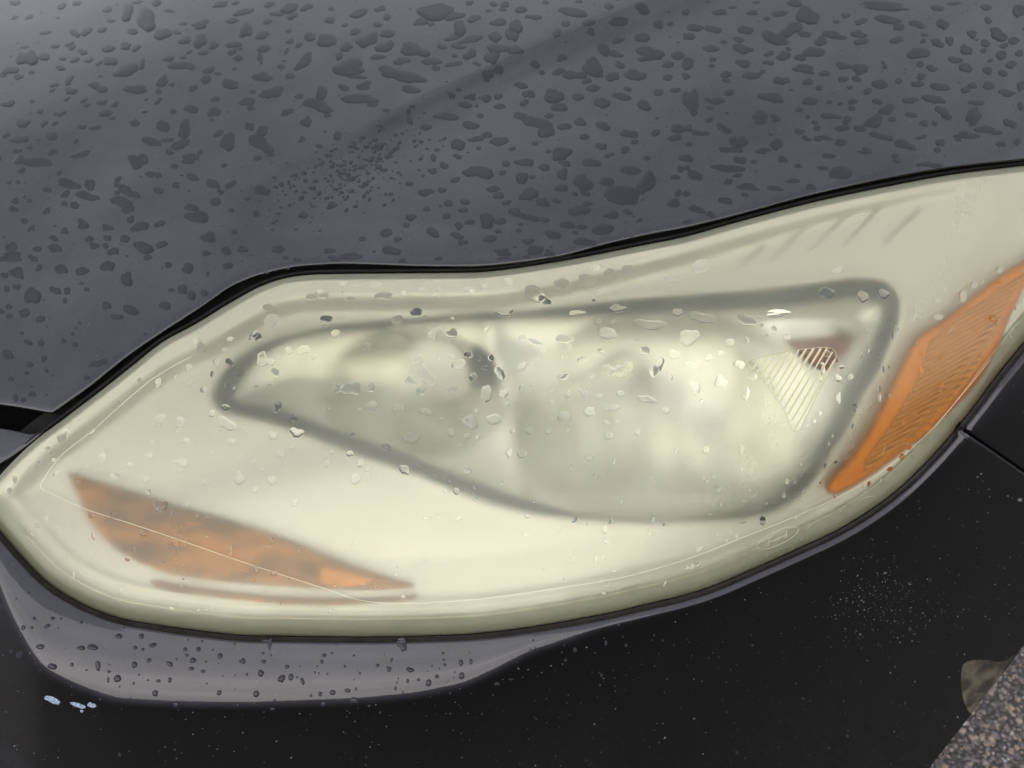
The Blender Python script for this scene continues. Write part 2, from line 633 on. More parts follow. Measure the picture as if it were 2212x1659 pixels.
# ------------------------------------------------------------------ the road
def road():
    m, n, b = mat('asphalt')
    b.inputs['Roughness'].default_value = .85
    t = n.nodes.new('ShaderNodeTexCoord')
    nz = n.nodes.new('ShaderNodeTexNoise')
    nz.inputs['Scale'].default_value = 130
    nz.inputs['Detail'].default_value = 6
    rp = n.nodes.new('ShaderNodeValToRGB')
    rp.color_ramp.elements[0].position = .35
    rp.color_ramp.elements[0].color = (0.03, 0.027, 0.028, 1)
    rp.color_ramp.elements[1].position = .7
    rp.color_ramp.elements[1].color = (0.075, 0.066, 0.066, 1)
    bp = n.nodes.new('ShaderNodeBump')
    bp.inputs['Strength'].default_value = .4
    bp.inputs['Distance'].default_value = .002
    n.links.new(t.outputs['Object'], nz.inputs['Vector'])
    n.links.new(nz.outputs['Fac'], rp.inputs['Fac'])
    n.links.new(rp.outputs['Color'], b.inputs['Base Color'])
    n.links.new(nz.outputs['Fac'], bp.inputs['Height'])
    n.links.new(bp.outputs['Normal'], b.inputs['Normal'])
    S = 400
    me = mesh_from('ground', np.array([(-S, -S, 0), (S, -S, 0), (S, S, 0), (-S, S, 0)]), [(0, 1, 2, 3)], m, False)
    obj('ground', me, kind='structure')
    # aggregate chips showing in the worn asphalt beside the car
    m2, n2, b2 = mat('asphalt_chips')
    b2.inputs['Roughness'].default_value = .6
    g = n2.nodes.new('ShaderNodeNewGeometry')
    rp = n2.nodes.new('ShaderNodeValToRGB')
    e = rp.color_ramp.elements
    e[0].position = 0
    e[0].color = (0.035, 0.03, 0.032, 1)
    e[1].position = 1
    e[1].color = (0.34, 0.33, 0.35, 1)
    for p, c in ((.45, (0.10, 0.085, 0.09)), (.75, (0.17, 0.14, 0.14)), (.88, (0.25, 0.175, 0.115)), (.95, (0.24, 0.19, 0.20))):
        x = e.new(p)
        x.color = (*c, 1)
    n2.links.new(g.outputs['Random Per Island'], rp.inputs['Fac'])
    n2.links.new(rp.outputs['Color'], b2.inputs['Base Color'])
    ico = np.array([(0, 0, 1), (.89, 0, .45), (.28, .85, .45), (-.72, .53, .45), (-.72, -.53, .45), (.28, -.85, .45),
                    (.72, .53, -.45), (-.28, .85, -.45), (-.89, 0, -.45), (-.28, -.85, -.45), (.72, -.53, -.45)])
    tr = [(0,1,2),(0,2,3),(0,3,4),(0,4,5),(0,5,1),(1,6,2),(2,7,3),(3,8,4),(4,9,5),(5,10,1),(6,7,2),(7,8,3),(8,9,4),(9,10,5),(10,6,1)]
    Vs, Ts = [], []
    k = 0
    n_ = 13000
    ys = rng.uniform(-0.12, 0.28, n_)
    xs = 0.44 + rng.uniform(0, 0.46, n_) + np.maximum(0, ys) * .9
    for x, y in zip(xs, ys):
        s = rng.choice([.0016, .0024, .0034, .005], p=[.35, .35, .2, .1]) * rng.uniform(.8, 1.2)
        a = rng.uniform(0, 6.28)
        c, s_ = math.cos(a), math.sin(a)
        q = ico * (1 + rng.uniform(-.25, .25, ico.shape)) * (s, s * rng.uniform(.6, 1), s * rng.uniform(.4, .7))
        q = np.stack([q[:, 0] * c - q[:, 1] * s_ + x, q[:, 0] * s_ + q[:, 1] * c + y, q[:, 2] + s * .12], 1)
        Vs.append(q)
        Ts.append(np.array(tr) + k)
        k += len(ico)
    me = mesh_from('asphalt_chips', np.concatenate(Vs), np.concatenate(Ts), m2, False)
    obj('asphalt_chips', me, kind='stuff', label='rough grey and tan stone chips of the asphalt beside the bumper', category='gravel')
road()

# ------------------------------------------------------------------ the car
car = bpy.data.objects.new('parked_car', None)
COL.objects.link(car)
car.location = (0, 0, 0)
car['label'] = 'wet black parked car seen close at its yellowed headlight'
car['category'] = 'car'
bpy.context.view_layer.update()

# bonnet: one pressed panel with a rolled front edge and a swage line
CREASE = np.array([(520, 405), (777, 277), (920, 200), (1054, 140), (1170, 87), (1370, 7), (1900, -210), (2300, -360)], float)
def hood_D(P):
    a, b = CREASE[0], CREASE[-3]
    t = (b - a) / np.linalg.norm(b - a)
    nrm = np.array([-t[1], t[0]])                      # towards the headlight
    y = np.interp(P[:, 0], CREASE[:, 0], CREASE[:, 1])
    c = (P[:, 1] - y) * abs(nrm[1])                    # px below the swage line
    fade = 1 / (1 + np.exp(-(P[:, 0] - 640) / 70))
    cp = np.maximum(0, c)
    g = 0.55 * 0.00038
    d1 = 8.0
    # a step of slope just below the line that dies out towards the lamp
    de = dist(P, HOOD_CURVE, False)
    sm = np.maximum(0, cp - d1 * (1 - np.exp(-cp / d1)))
    D = g * fade * sm * np.exp(-cp / 95.0) * np.clip(de / 90, 0, 1)
    # rolled edge
    d = dist(P, HOOD_CURVE, False)
    r = 9.0
    q = np.clip(1 - (d + .25) / r, 0, 1)
    D = D + 0.0026 * (1 - np.sqrt(1 - q ** 2))
    # the panel's nose dips gently over its last centimetres at the left
    nose = np.exp(-dist(P, HOOD_CURVE, False) / 60.0) * np.clip((520 - P[:, 0]) / 300, 0, 1)
    return D + 0.0012 * nose
HOOD_CURVE = np.concatenate([spline(HOOD_EDGE[:6], 9, False)[:-1], spline(HOOD_EDGE[5:9], 4, False)[:-1], spline(HOOD_EDGE[8:], 9, False)])
hood_poly = np.concatenate([HOOD_CURVE, densify([(2560, 300), (2600, -330), (-420, -330), (-420, 850)], 22, False)[1:-1]])
V, T, HP = sheet(hood_poly, hood_D, 11, rings=(1.5, 4, 8), skirt=0.014)
hood = obj('hood', mesh_from('hood', V, T, PAINT), car)

# rubber seal and dark cavity under the panel gaps
ring_out = offset(LENS, 36)
ring_in = offset(LENS, -5)
def seal_D(P):
    return np.full(len(P), 0.0125)
V, T, _ = sheet(ring_out, seal_D, 16, holes=[ring_in])
obj('weather_seal', mesh_from('weather_seal', V, T, RUBBER), car)
cav = densify([(-430, 800), (140, 840), (190, 905), (60, 1060), (-430, 1200)], 16)
V, T, _ = sheet(cav, lambda P: np.full(len(P), 0.035), 20)
obj('bonnet_cavity', mesh_from('bonnet_cavity', V, T, CAVITY), car)
# a thin bead of rubber along the bonnet side of the gap
def tube(line, D, r, mats, name, parent, closed=False, sides=6, lift=0.0, **props):
    P = np.asarray(line, float)
    C = place(P, np.broadcast_to(D, (len(P),)) - lift)
    t = np.gradient(C, axis=0) if not closed else (np.roll(C, -1, 0) - np.roll(C, 1, 0))
    t /= np.linalg.norm(t, axis=1)[:, None] + 1e-12
    nn = np.array(AN)[None]
    s = np.cross(t, nn)
    s /= np.linalg.norm(s, axis=1)[:, None] + 1e-12
    u = np.cross(s, t)
    r = np.broadcast_to(np.asarray(r, float), (len(P),))
    Vv = []
    for k in range(sides):
        a = 2 * math.pi * k / sides
        Vv.append(C + (s * math.cos(a) + u * math.sin(a)) * r[:, None])
    Vv = np.stack(Vv, 1).reshape(-1, 3)
    n = len(P)
    i = np.arange(n if closed else n - 1)
    j = (i + 1) % n
    fs = []
    for k in range(sides):
        k2 = (k + 1) % sides
        fs.append(np.stack([i * sides + k, i * sides + k2, j * sides + k2, j * sides + k], 1))
    Fq = np.concatenate(fs)
    return obj(name, mesh_from(name, Vv, Fq, mats), parent, **props)
bead = offset(HOOD_CURVE[::-1], 0)
top_line = np.array([p for p in offset(LENS, 6.5) if True])
sel = (LN[:, 1] < -0.1) & (LENS[:, 0] > 60) & (LENS[:, 0] < 2310)
tl = top_line[sel]
tl = tl[np.argsort(tl[:, 0])]
tube(tl, 0.0075, 0.0016, RUBBER, 'seal_lip', car)

# bumper skin, ledge below the lamp, rounded corner to the right
def gap_line(g):
    o = offset(LENS, g)
    return o
BL = offset(LENS, 12.5)
i0 = int(np.argmin(np.hypot(LENS[:, 0] - 2300, LENS[:, 1] - 600)))
low_edge = BL[i0:]                                    # from the right shoulder round the bottom to the left tip
low_edge = low_edge[::-1]                             # left to right
iL = int(np.argmin(np.hypot(low_edge[:, 0] + 30, low_edge[:, 1] - 1115)))
low_edge = np.concatenate([[(-150, 1010)], low_edge[iL:]])
low_edge = densify(low_edge, 7, False)
isem = int(np.argmin(np.hypot(low_edge[:, 0] - 2070, low_edge[:, 1] - 937)))
LED_U = [-200, -45, 12, 82, 250, 500, 750, 900, 1000, 1070, 1150, 1300, 3000]
LED_L = [0, 0, 60, 130, 146, 122, 110, 98, 80, 54, 24, 0, 0]
LED_X = np.arange(-300, 3001, 4.0)
LED_Y = np.interp(LED_X, LED_U, LED_L)
for _ in range(30):
    LED_Y = (np.roll(LED_Y, 1) + LED_Y * 2 + np.roll(LED_Y, -1)) / 4
U = 0.000323
def bumper_D(P):
    q = dist(P, low_edge, False)
    L = np.interp(P[:, 0], LED_X, LED_Y)
    q1 = np.minimum(q, 12.0)
    D = 0.0018 - np.interp(P[:, 0], [0, 1000, 1300, 2300], [0.34, 0.36, 0.55, 0.75]) * q1 * U                              # chamfered lip beside the lamp
    qq = np.clip(q - 12, 0, None)
    ql = np.minimum(qq, L)
    b0, b1 = -0.36, 0.03
    D = D + U * (b0 * ql + (b1 - b0) * ql ** 2 / (2 * np.maximum(L, 1)))
    qs = np.clip(qq - L, 0, None)
    k = np.interp(P[:, 0], [0, 900, 1500, 2300], [0.78, 0.72, 0.42, 0.30])
    D = D + U * k * (qs - 0.9 * 24 * (1 - np.exp(-qs / 24)) + np.interp(P[:, 0], [900, 1500], [0.0007, 0.0002]) * qs ** 2)
    q_ = np.clip(1 - (q + .2) / 2.5, 0, 1)
    D = D + 0.0010 * (1 - np.sqrt(1 - q_ ** 2))
    # small roll along the wing seam
    ds = dist(P, SEAM, False)
    qs_ = np.clip(1 - (ds - 2.5) / 5, 0, 1)
    D = D + 0.0012 * qs_ ** 2
    # lower shelf reappearing in the left corner
    s = (P[:, 1] - 1590) - (P[:, 0]) * 0.85
    D = D - 0.0009 * np.log1p(np.exp(np.clip(s / 6, -30, 30))) * 1.0
    return D
SEAM = densify([(2066, 918), (2085, 931), (2140, 968), (2212, 1018), (2290, 1070), (2420, 1160)], 8, False)
seam_b = SEAM + np.array([-1.5, 3.2])
seam_f = SEAM + np.array([1.5, -3.2])
edge_right = spline([(2420, 1168), (2330, 1262), (2262, 1336), (2212, 1393), (2185, 1431), (2128, 1503), (2075, 1573), (2008, 1659), (1975, 1705), (1950, 1800)], 9, False)
lead = low_edge[:isem]
bump_poly = np.concatenate([lead, seam_b[1:], edge_right[1:], densify([(1950, 1800), (-150, 1800), (-150, 1010)], 20, False)[1:-1]])
V, T, BP = sheet(bump_poly, bumper_D, 10, rings=(2, 5, 11.5, 12.7, 16, 20), skirt=0.02)
bumper = obj('bumper', mesh_from('bumper', V, T, PAINT), car)
fl = low_edge[isem + 1:]
fend_poly = np.concatenate([fl, densify([fl[-1], (2420, 560), (2420, 1153)], 12, False)[1:], seam_f[::-1][1:-1]])
V, T, _ = sheet(fend_poly, bumper_D, 9, rings=(2, 5, 11.5, 12.7, 16), skirt=0.02)
obj('fender', mesh_from('fender', V, T, PAINT), car)
# dark ground of the wing seam
seam_bed = np.concatenate([SEAM + np.array([-4, 9]), (SEAM + np.array([4, -9]))[::-1]])
V, T, _ = sheet(seam_bed, lambda P: bumper_D(P) + 0.009, 8)
obj('seam_bed', mesh_from('seam_bed', V, T, CAVITY), car)
# the corner of the front skin left of the lamp, under the bonnet's nose
cor = spline([(-420, 915), (-200, 920), (0, 925), (40, 932), (70, 937), (92, 929), (104, 921), (97, 931), (70, 956), (30, 985), (0, 1004), (-60, 1055), (-200, 1140), (-420, 1260)], 7)
def cor_D(P):
    d = dist(P, cor)
    q = np.clip(1 - (d + .2) / 7, 0, 1)
    return 0.006 + 0.002 * (1 - np.sqrt(1 - q ** 2))
V, T, _ = sheet(cor, cor_D, 9, rings=(1.5, 4), skirt=.015)
obj('front_panel', mesh_from('front_panel', V, T, PAINT), car)
# gasket strip seen in the gap under the lamp
gs = (LN[:, 1] > -0.05) & (LENS[:, 0] < 2300)
gi = np.nonzero(gs)[0]
gseg = gi[np.argsort(gi)]
ga, gb = offset(LENS, 1.0)[gseg], offset(LENS, 14.0)[gseg]
Va, Vb = place(ga, 0.0080), place(gb, 0.0050)
m_ = len(gseg)
ii = np.arange(m_ - 1)
jump = np.hypot(*(LENS[gseg][1:] - LENS[gseg][:-1]).T) < 30
ii = ii[jump]
Fq = np.stack([ii, m_ + ii, m_ + ii + 1, ii + 1], 1)
obj('lamp_gasket', mesh_from('lamp_gasket', np.concatenate([Va, Vb]), Fq, GASKET), car)

# ------------------------------------------------------------------ the headlight
lamp = bpy.data.objects.new('headlight', None)
COL.objects.link(lamp)
lamp.location = O
lamp.parent = car
bpy.context.view_layer.update()

def lens_D(P):
    d, r = dist(P, LENS, True, LENS_R)
    q = np.clip(1 - (d + .3) / r, 0, 1)
    dep = 0.0026 + 0.0090 * (r - 12) / 34
    D = dep * (1 - np.sqrt(np.maximum(0, 1 - q ** 2)))
    return D + 0.0012 - 0.0045 * (1 - np.exp(-d / 120.0))

# --- raindrop outlines (traced places, free-hand edges)
def blob(cx, cy, w_, h_, ang=0.0, ragged=0.5, seed=0, lobes=None, n=26):
    r_ = np.random.default_rng(seed)
    th = np.linspace(0, 2 * np.pi, n, endpoint=False)
    dirs = np.stack([np.cos(th), np.sin(th)], 1)
    asp = max(w_, h_) / max(1e-3, min(w_, h_))
    k = lobes if lobes is not None else (1 if max(w_, h_) < 17 else int(r_.integers(2, 4 if max(w_, h_) < 38 else 6)))
    rad = np.zeros(n)
    for i in range(k):
        if k == 1:
            c, rr = np.zeros(2), 1.0
        else:
            c = np.array([r_.uniform(-.55, .55), r_.uniform(-.4, .4)])
            rr = r_.uniform(.45, .7)
        bq = dirs @ c
        disc = bq ** 2 - (c @ c - rr ** 2)
        ok = disc > 0
        ex = np.where(ok, bq + np.sqrt(np.maximum(disc, 0)), 0)
        rad = np.maximum(rad, ex)
    rad = np.maximum(rad, .58)
    low_n = sum(r_.uniform(-1, 1) * np.cos(th * f + r_.uniform(0, 6.28)) for f in (2, 3, 4, 5)) * .06
    saw = r_.uniform(-1, 1, n) * (np.arange(n) % 2 * 2 - 1) * .5 + r_.uniform(-1, 1, n) * .5
    hi = saw * .11 * ragged * (0.3 + .7 * (np.sin(th) > -.1))
    rad = rad * (1 + low_n + hi)
    p = dirs * rad[:, None]
    p = p / np.abs(p).max(0) * 1.0
    p = p * np.array([w_ / 2, h_ / 2]) * 1.05
    a = R(ang)
    p = p @ np.array([[math.cos(a), math.sin(a)], [-math.sin(a), math.cos(a)]])
    return p + np.array([cx, cy])

def dome(outline, Dfn, H, profile=2.6, closed=False, base=0.00004, skew=0.0):
    """a bead of water standing on the surface: rings from the rim to the crown"""
    c = outline.mean(0)
    ks = [1.0, .94, .82, .62, .34]
    pts = [c + (outline - c) * k for k in ks] + [c[None]]
    hs = []
    for k in ks + [0]:
        hs.append(np.full(1 if k == 0 else len(outline), H * (1 - k ** profile) ** .62))
    P = np.concatenate(pts)
    h = np.concatenate(hs)
    if skew:
        ymin, ymax = outline[:, 1].min(), outline[:, 1].max()
        f = (P[:, 1] - ymin) / max(1e-6, ymax - ymin)
        h = h * (1 + skew * (f * 2 - 1))
    n = len(outline)
    i = np.arange(n)
    j = (i + 1) % n
    ar = np.sum(outline[:, 0] * np.roll(outline[:, 1], -1) - np.roll(outline[:, 0], -1) * outline[:, 1])
    Fs = []
    for k in range(len(ks) - 1):
        a, b = k * n, (k + 1) * n
        Fs.append(np.stack([a + i, a + j, b + j], 1))
        Fs.append(np.stack([a + i, b + j, b + i], 1))
    a = (len(ks) - 1) * n
    Fs.append(np.stack([a + i, a + j, np.full(n, len(ks) * n)], 1))
    Fs = np.concatenate(Fs)
    if closed:                                     # a flat underside lying on the lamp
        P = np.concatenate([P, c[None]])
        h = np.concatenate([h, [0]])
        Fs = np.concatenate([Fs, np.stack([j, i, np.full(n, len(P) - 1)], 1)])
    if ar > 0:
        Fs = Fs[:, ::-1]
    return P, h + base, Fs

def stand(items, Dfn):
    """many beads on one surface at once: items are (P, h, faces); returns (verts, faces) for each"""
    if not items:
        return []
    P = np.concatenate([q[0] for q in items])
    h = np.concatenate([q[1] for q in items])
    V = place(P, Dfn(P) - h)
    r, k = [], 0
    for q in items:
        r.append((V[k:k + len(q[0])], q[2]))
        k += len(q[0])
    return r

# ---- listed in thirds of the 2212 picture; (panel) cx,cy,w,h,ang
def _pan(ox, oy, s):
    r = []
    for t in s.split(';'):
        t = t.strip()
        if t:
            v = [float(q) for q in t.split(',')]
            a = v[4] if len(v) > 4 else 0.0
            r.append((ox + v[0] / 3, oy + v[1] / 3, v[2] / 3, v[3] / 3, a))
    return r
HOOD_DROPS = _pan(0, 0, '''90,20,85,36,-12;395,46,75,46,-15;505,20,75,32,-15;900,10,95,28,-8;190,108,72,30,-12;725,135,66,30,-5;850,203,84,46,-8;90,112,62,28,-20;285,215,95,28,-8;1185,150,56,28,-5;
1420,28,115,42,-8;1530,16,70,32;1750,28,82,42,-5;1990,38,100,62,-10;1875,48,130,75,-10;1790,90,125,34;1885,112,95,62,-10;2145,130,84,46,-5;2140,55,52,26;1735,140,66,36;1580,80,145,50,-20;1500,130,92,46,-12;1300,158,120,62,-15;1190,262,95,50,-10;1290,262,100,85,-30;
670,195,80,46,-15;560,205,85,60,-40;480,215,80,52,10;450,285,72,26,-25;165,305,80,26,-10;355,300,62,36,-20;470,305,60,44,0;690,310,110,60,-12;810,298,80,56,-10;875,312,80,42,-15;540,335,70,44,-10;1045,215,140,90,8;960,140,130,190,-30;820,90,120,110,-30;700,60,80,40,0;1145,205,60,34,0;1085,70,90,26,10;1230,330,52,34,-15;1325,342,84,52,-15;1390,290,85,54,-10;1505,285,125,46,-5;1555,315,40,22,0;1495,338,80,48,-10;1535,370,75,54,-15;1690,238,110,62,-10;1580,200,110,90,-25;1700,320,110,60,0;1690,375,52,90,5;1870,200,46,28,0;1885,268,72,44,-10;1930,296,70,32,-15;1862,325,54,34,-25;2010,240,80,62,0;2120,270,130,95,15;2190,370,60,70,0;
405,380,46,28,0;480,382,72,46,-10;385,435,75,46,0;570,395,70,40,-10;635,415,70,36,-20;700,395,115,66,-5;810,460,180,90,-15;920,425,46,90,10;1080,378,100,50,-10;1185,372,44,24;1160,425,150,62,4;1240,430,70,60,0;1360,455,100,52,-15;1345,510,92,64,-20;1410,475,52,26;60,450,120,60,-10;170,380,150,110,-15;290,370,90,60,0;200,465,52,30;130,495,86,46,-8;20,485,50,34,0;340,580,54,36,-10;440,525,100,50,-35;360,550,90,30,-10;455,585,90,56,-5;600,550,90,52,10;665,570,120,66,8;650,492,36,22;870,575,160,64,5;1040,520,100,90,-40;905,590,90,50,-10;1105,545,60,34;1260,565,84,50,-15;1475,543,140,66,5;1700,500,135,72,-5;1950,415,190,70,-42;1870,490,80,46,-15;1520,445,36,18;
55,675,105,60,-8;210,655,36,26;250,720,54,36;545,645,66,44,-10;555,678,56,32;660,665,78,44,-5;745,672,66,44,-10;430,645,54,32,-20;390,740,82,46,-10;680,735,92,62,5;730,768,52,30,-15;870,795,76,48,0;1025,590,46,40,0;1025,655,66,46,-25;1125,720,54,36,-15;1250,706,120,58,-5;1395,720,114,70,-20;1400,640,70,50,-35;1370,775,32,20;1610,660,125,62,0;1620,705,64,42;1770,600,190,86,-5;1635,593,46,32;1940,618,66,44,-10;1865,720,92,56,-8;2095,600,90,110,10;2060,680,200,90,10;2130,745,62,40,10;1990,800,76,90,-30;
155,800,105,62,0;285,795,62,50,-25;350,793,52,42,-15;535,820,70,46,-5;630,820,110,56,8;1040,805,120,86,10;1180,840,100,150,15;1170,930,130,70,-10;1000,920,170,60,12;1085,910,90,36,-10;340,880,92,66,0;125,905,120,74,-15;25,880,70,52,0;115,975,82,52,-15;190,955,44,28;340,975,82,58,-30;510,1000,150,50,-15;490,915,40,28,-30;1410,865,86,46,-15;1470,925,130,110,-35;1610,815,76,50,15;1690,840,110,90,-35;1680,930,200,100,18;1740,985,76,52,10;1665,1022,60,42;1100,985,56,42;1225,1030,130,70,0;1290,990,54,40;1450,1072,52,34;895,1045,135,110,0;1130,1078,50,34;965,1125,82,52,0;1015,1137,62,44;
220,1050,230,80,5;130,1040,90,80,-20;145,1100,80,44,-15;390,1115,52,36,-25;65,1175,52,32,-30;115,1180,36,28;450,1190,160,70,10;570,1190,90,90,10;430,1250,90,52,-20;560,1275,170,70,10;300,1225,66,44;760,1160,60,44,-25;750,1195,52,40,0;820,1230,120,66,30;885,1260,60,56,0;795,1310,160,80,5;830,1355,90,60,0;760,1250,40,30;1035,1240,82,52;1130,1202,64,46,-10;1255,1150,90,50,15;1370,1185,120,66,15;1495,1195,86,42,-20;1425,1240,56,44;1390,1305,82,62;1700,1240,105,75,10;1235,1340,110,60,0;1270,1405,160,80,5;90,1300,66,50,-10;95,1357,84,54;190,1302,36,28;295,1372,66,52,-10;410,1322,54,38;490,1328,72,56,0;155,1430,50,42;205,1480,62,46;545,1455,95,68,10;700,1472,76,52;410,1500,62,46,-20;340,1540,52,40;365,1555,36,28;575,1550,64,46;700,1540,62,44;815,1547,76,52;615,1590,72,54;690,1595,54,42;720,1630,96,52;840,1420,60,56;900,1465,130,70,-5;1040,1450,82,52,0;75,1600,96,66;90,1645,140,50;370,1615,120,66,0;935,1600,140,90,25;1050,1585,84,46,-25;1360,1535,120,80,15;1460,1625,72,62;1570,1610,76,60;1660,1385,48,46;1815,1610,105,70,10;1335,1635,62,54;1970,1390,80,62,10;1517,1503,42,40;1825,1195,34,36;1980,1170,30,30;2180,880,70,66,-20;1955,900,54,40,-30;2130,1630,90,40''')
HOOD_DROPS += _pan(737.3, 0, '''235,62,100,50,0;110,95,130,60,-15;20,160,54,30;80,210,84,52;235,162,62,34;295,110,50,46;300,215,100,60,-5;165,265,160,74,-20;35,305,90,62;290,310,140,80,-15;230,370,120,36,-12;395,395,120,52,0;520,140,110,58,-20;580,155,48,28;600,80,260,120,-10;645,300,80,40,0;740,105,140,62,-5;770,190,90,110,10;855,122,100,50,0;710,250,120,44,-15;830,262,180,56,-8;755,300,110,50,-5;840,350,110,74,-5;735,362,42,26;480,320,200,100,12;590,400,140,60,5;610,440,60,40;730,412,130,36,-8;875,412,60,34;
390,485,330,80,15;300,465,140,80,10;465,510,170,52,8;60,440,230,120,0;80,490,170,36,5;135,555,120,62,-8;25,568,90,50;450,585,130,62,8;130,640,260,80,8;205,665,80,56;825,18,64,34;985,25,60,34;1065,30,66,40;955,70,40,20;1045,62,50,24;1170,60,90,50,0;1225,108,150,40,0;1020,150,120,62,5;1120,170,110,90,0;1105,230,90,80,0;1000,240,90,70;1020,310,180,70,-5;980,380,110,100,-10;1010,450,80,74;950,490,80,90;1130,320,120,60,0;
1490,80,210,62,12;1465,150,80,46;1600,140,90,60;1390,215,66,58;1610,208,68,54;1330,15,52,30;1540,10,50,20;1740,42,72,44;1795,145,130,72,0;1950,55,110,80,20;2045,155,86,68;2135,152,56,36;1810,255,105,60;1955,248,115,66,0;1265,425,92,70;1300,468,38,36;1435,378,78,52;1695,310,110,84,30;1780,350,110,50,5;1640,430,140,130,20;1400,468,100,52,0;1510,490,160,66,4;1765,495,110,66;1640,470,120,60,5;1915,485,170,72,8;2000,350,190,100,5;1970,375,110,46;1800,420,76,54;2125,412,92,56;2180,360,90,60;2115,500,66,46;
1165,552,92,50;1200,610,110,60,10;1195,660,80,62;1400,620,160,110,10;1410,690,110,66,-5;1360,600,80,60;940,645,66,60;1010,622,72,46;1025,692,78,42;830,625,82,50;800,678,100,46,5;720,620,68,50;760,582,38,24;670,758,180,58,5;545,820,84,52;840,815,110,56,8;900,750,46,36;1240,790,250,70,12;1330,860,115,90,0;1430,820,120,46,-8;1340,755,72,46;1150,752,110,50,5;1540,625,88,56;1635,565,100,62;1590,525,62,46;1850,572,60,42;2045,595,84,52,5;2165,588,70,40;1700,665,120,76,-10;1830,630,150,52,8;1960,670,120,80,25;1545,785,90,62;1690,815,110,54,10;1865,870,120,60,0;2030,865,72,56;2150,895,110,52,-5;2180,830,110,66;1895,925,66,42;1830,970,76,50;1740,1005,72,38;1685,950,82,46;
460,690,40,26;435,725,28,46;450,790,46,74,-15;290,715,58,26;745,940,110,80,-10;870,900,120,40,-12;945,872,80,42,-8;1020,915,125,62,-5;890,960,36,26;1110,965,54,34;1250,932,52,38;620,972,36,26;590,1020,48,56;655,1072,80,50,0;760,1018,80,42;590,1115,62,52;730,1170,76,46;880,1110,210,90,10;1060,1062,60,42;1040,1120,58,34;1160,1150,100,86,0;1190,1055,150,58,8;1320,1080,92,62;1430,995,140,90,-15;1450,1060,86,46,0;1340,980,40,28;1420,1130,90,80,0;1425,1218,88,52;1560,1180,150,120,10;1505,1255,60,36;1570,1250,90,50;1610,1050,150,66,12;1725,1180,105,62;1880,1100,140,76,-10;1990,1180,140,170,10;2165,1145,66,44;2190,1095,56,50;
545,1250,120,46,-8;650,1235,60,40;700,1318,70,50;790,1305,86,46;990,1220,100,56;1010,1270,86,50;1080,1310,76,46;1215,1270,130,100,-30;1310,1310,100,66,5;1390,1305,70,36;780,1365,82,42;675,1405,66,54;555,1358,54,38;460,1405,84,62;830,1435,66,46;770,1460,72,66;950,1430,110,110,10;1040,1440,90,62,-20;1015,1495,56,38;1150,1450,52,28;1150,1495,38,26;1130,1380,130,66,8;1230,1410,150,52,10;1300,1420,100,50;1545,1370,150,70,8;1590,1325,84,46;1730,1395,125,60,-5;1810,1280,230,150,10;1850,1370,80,50;1720,1490,180,100,-20;1470,1460,110,52,8;1550,1470,84,40;1930,1430,44,26,-25;1370,1530,110,70,10;1520,1510,54,30;585,1500,110,70,15;280,1510,100,60,-15;420,1460,44,34;750,1525,86,54;790,1570,66,44;960,1555,92,62;360,1555,60,40;1215,1570,90,46;1260,1620,110,80;1040,1635,120,60;1580,1575,150,66,5;1955,1505,110,60,-5;2140,1460,120,66,-10;345,1630,160,66,5;80,1650,110,30;130,1550,56,36;2160,1310,100,76;2190,1250,60,50''')
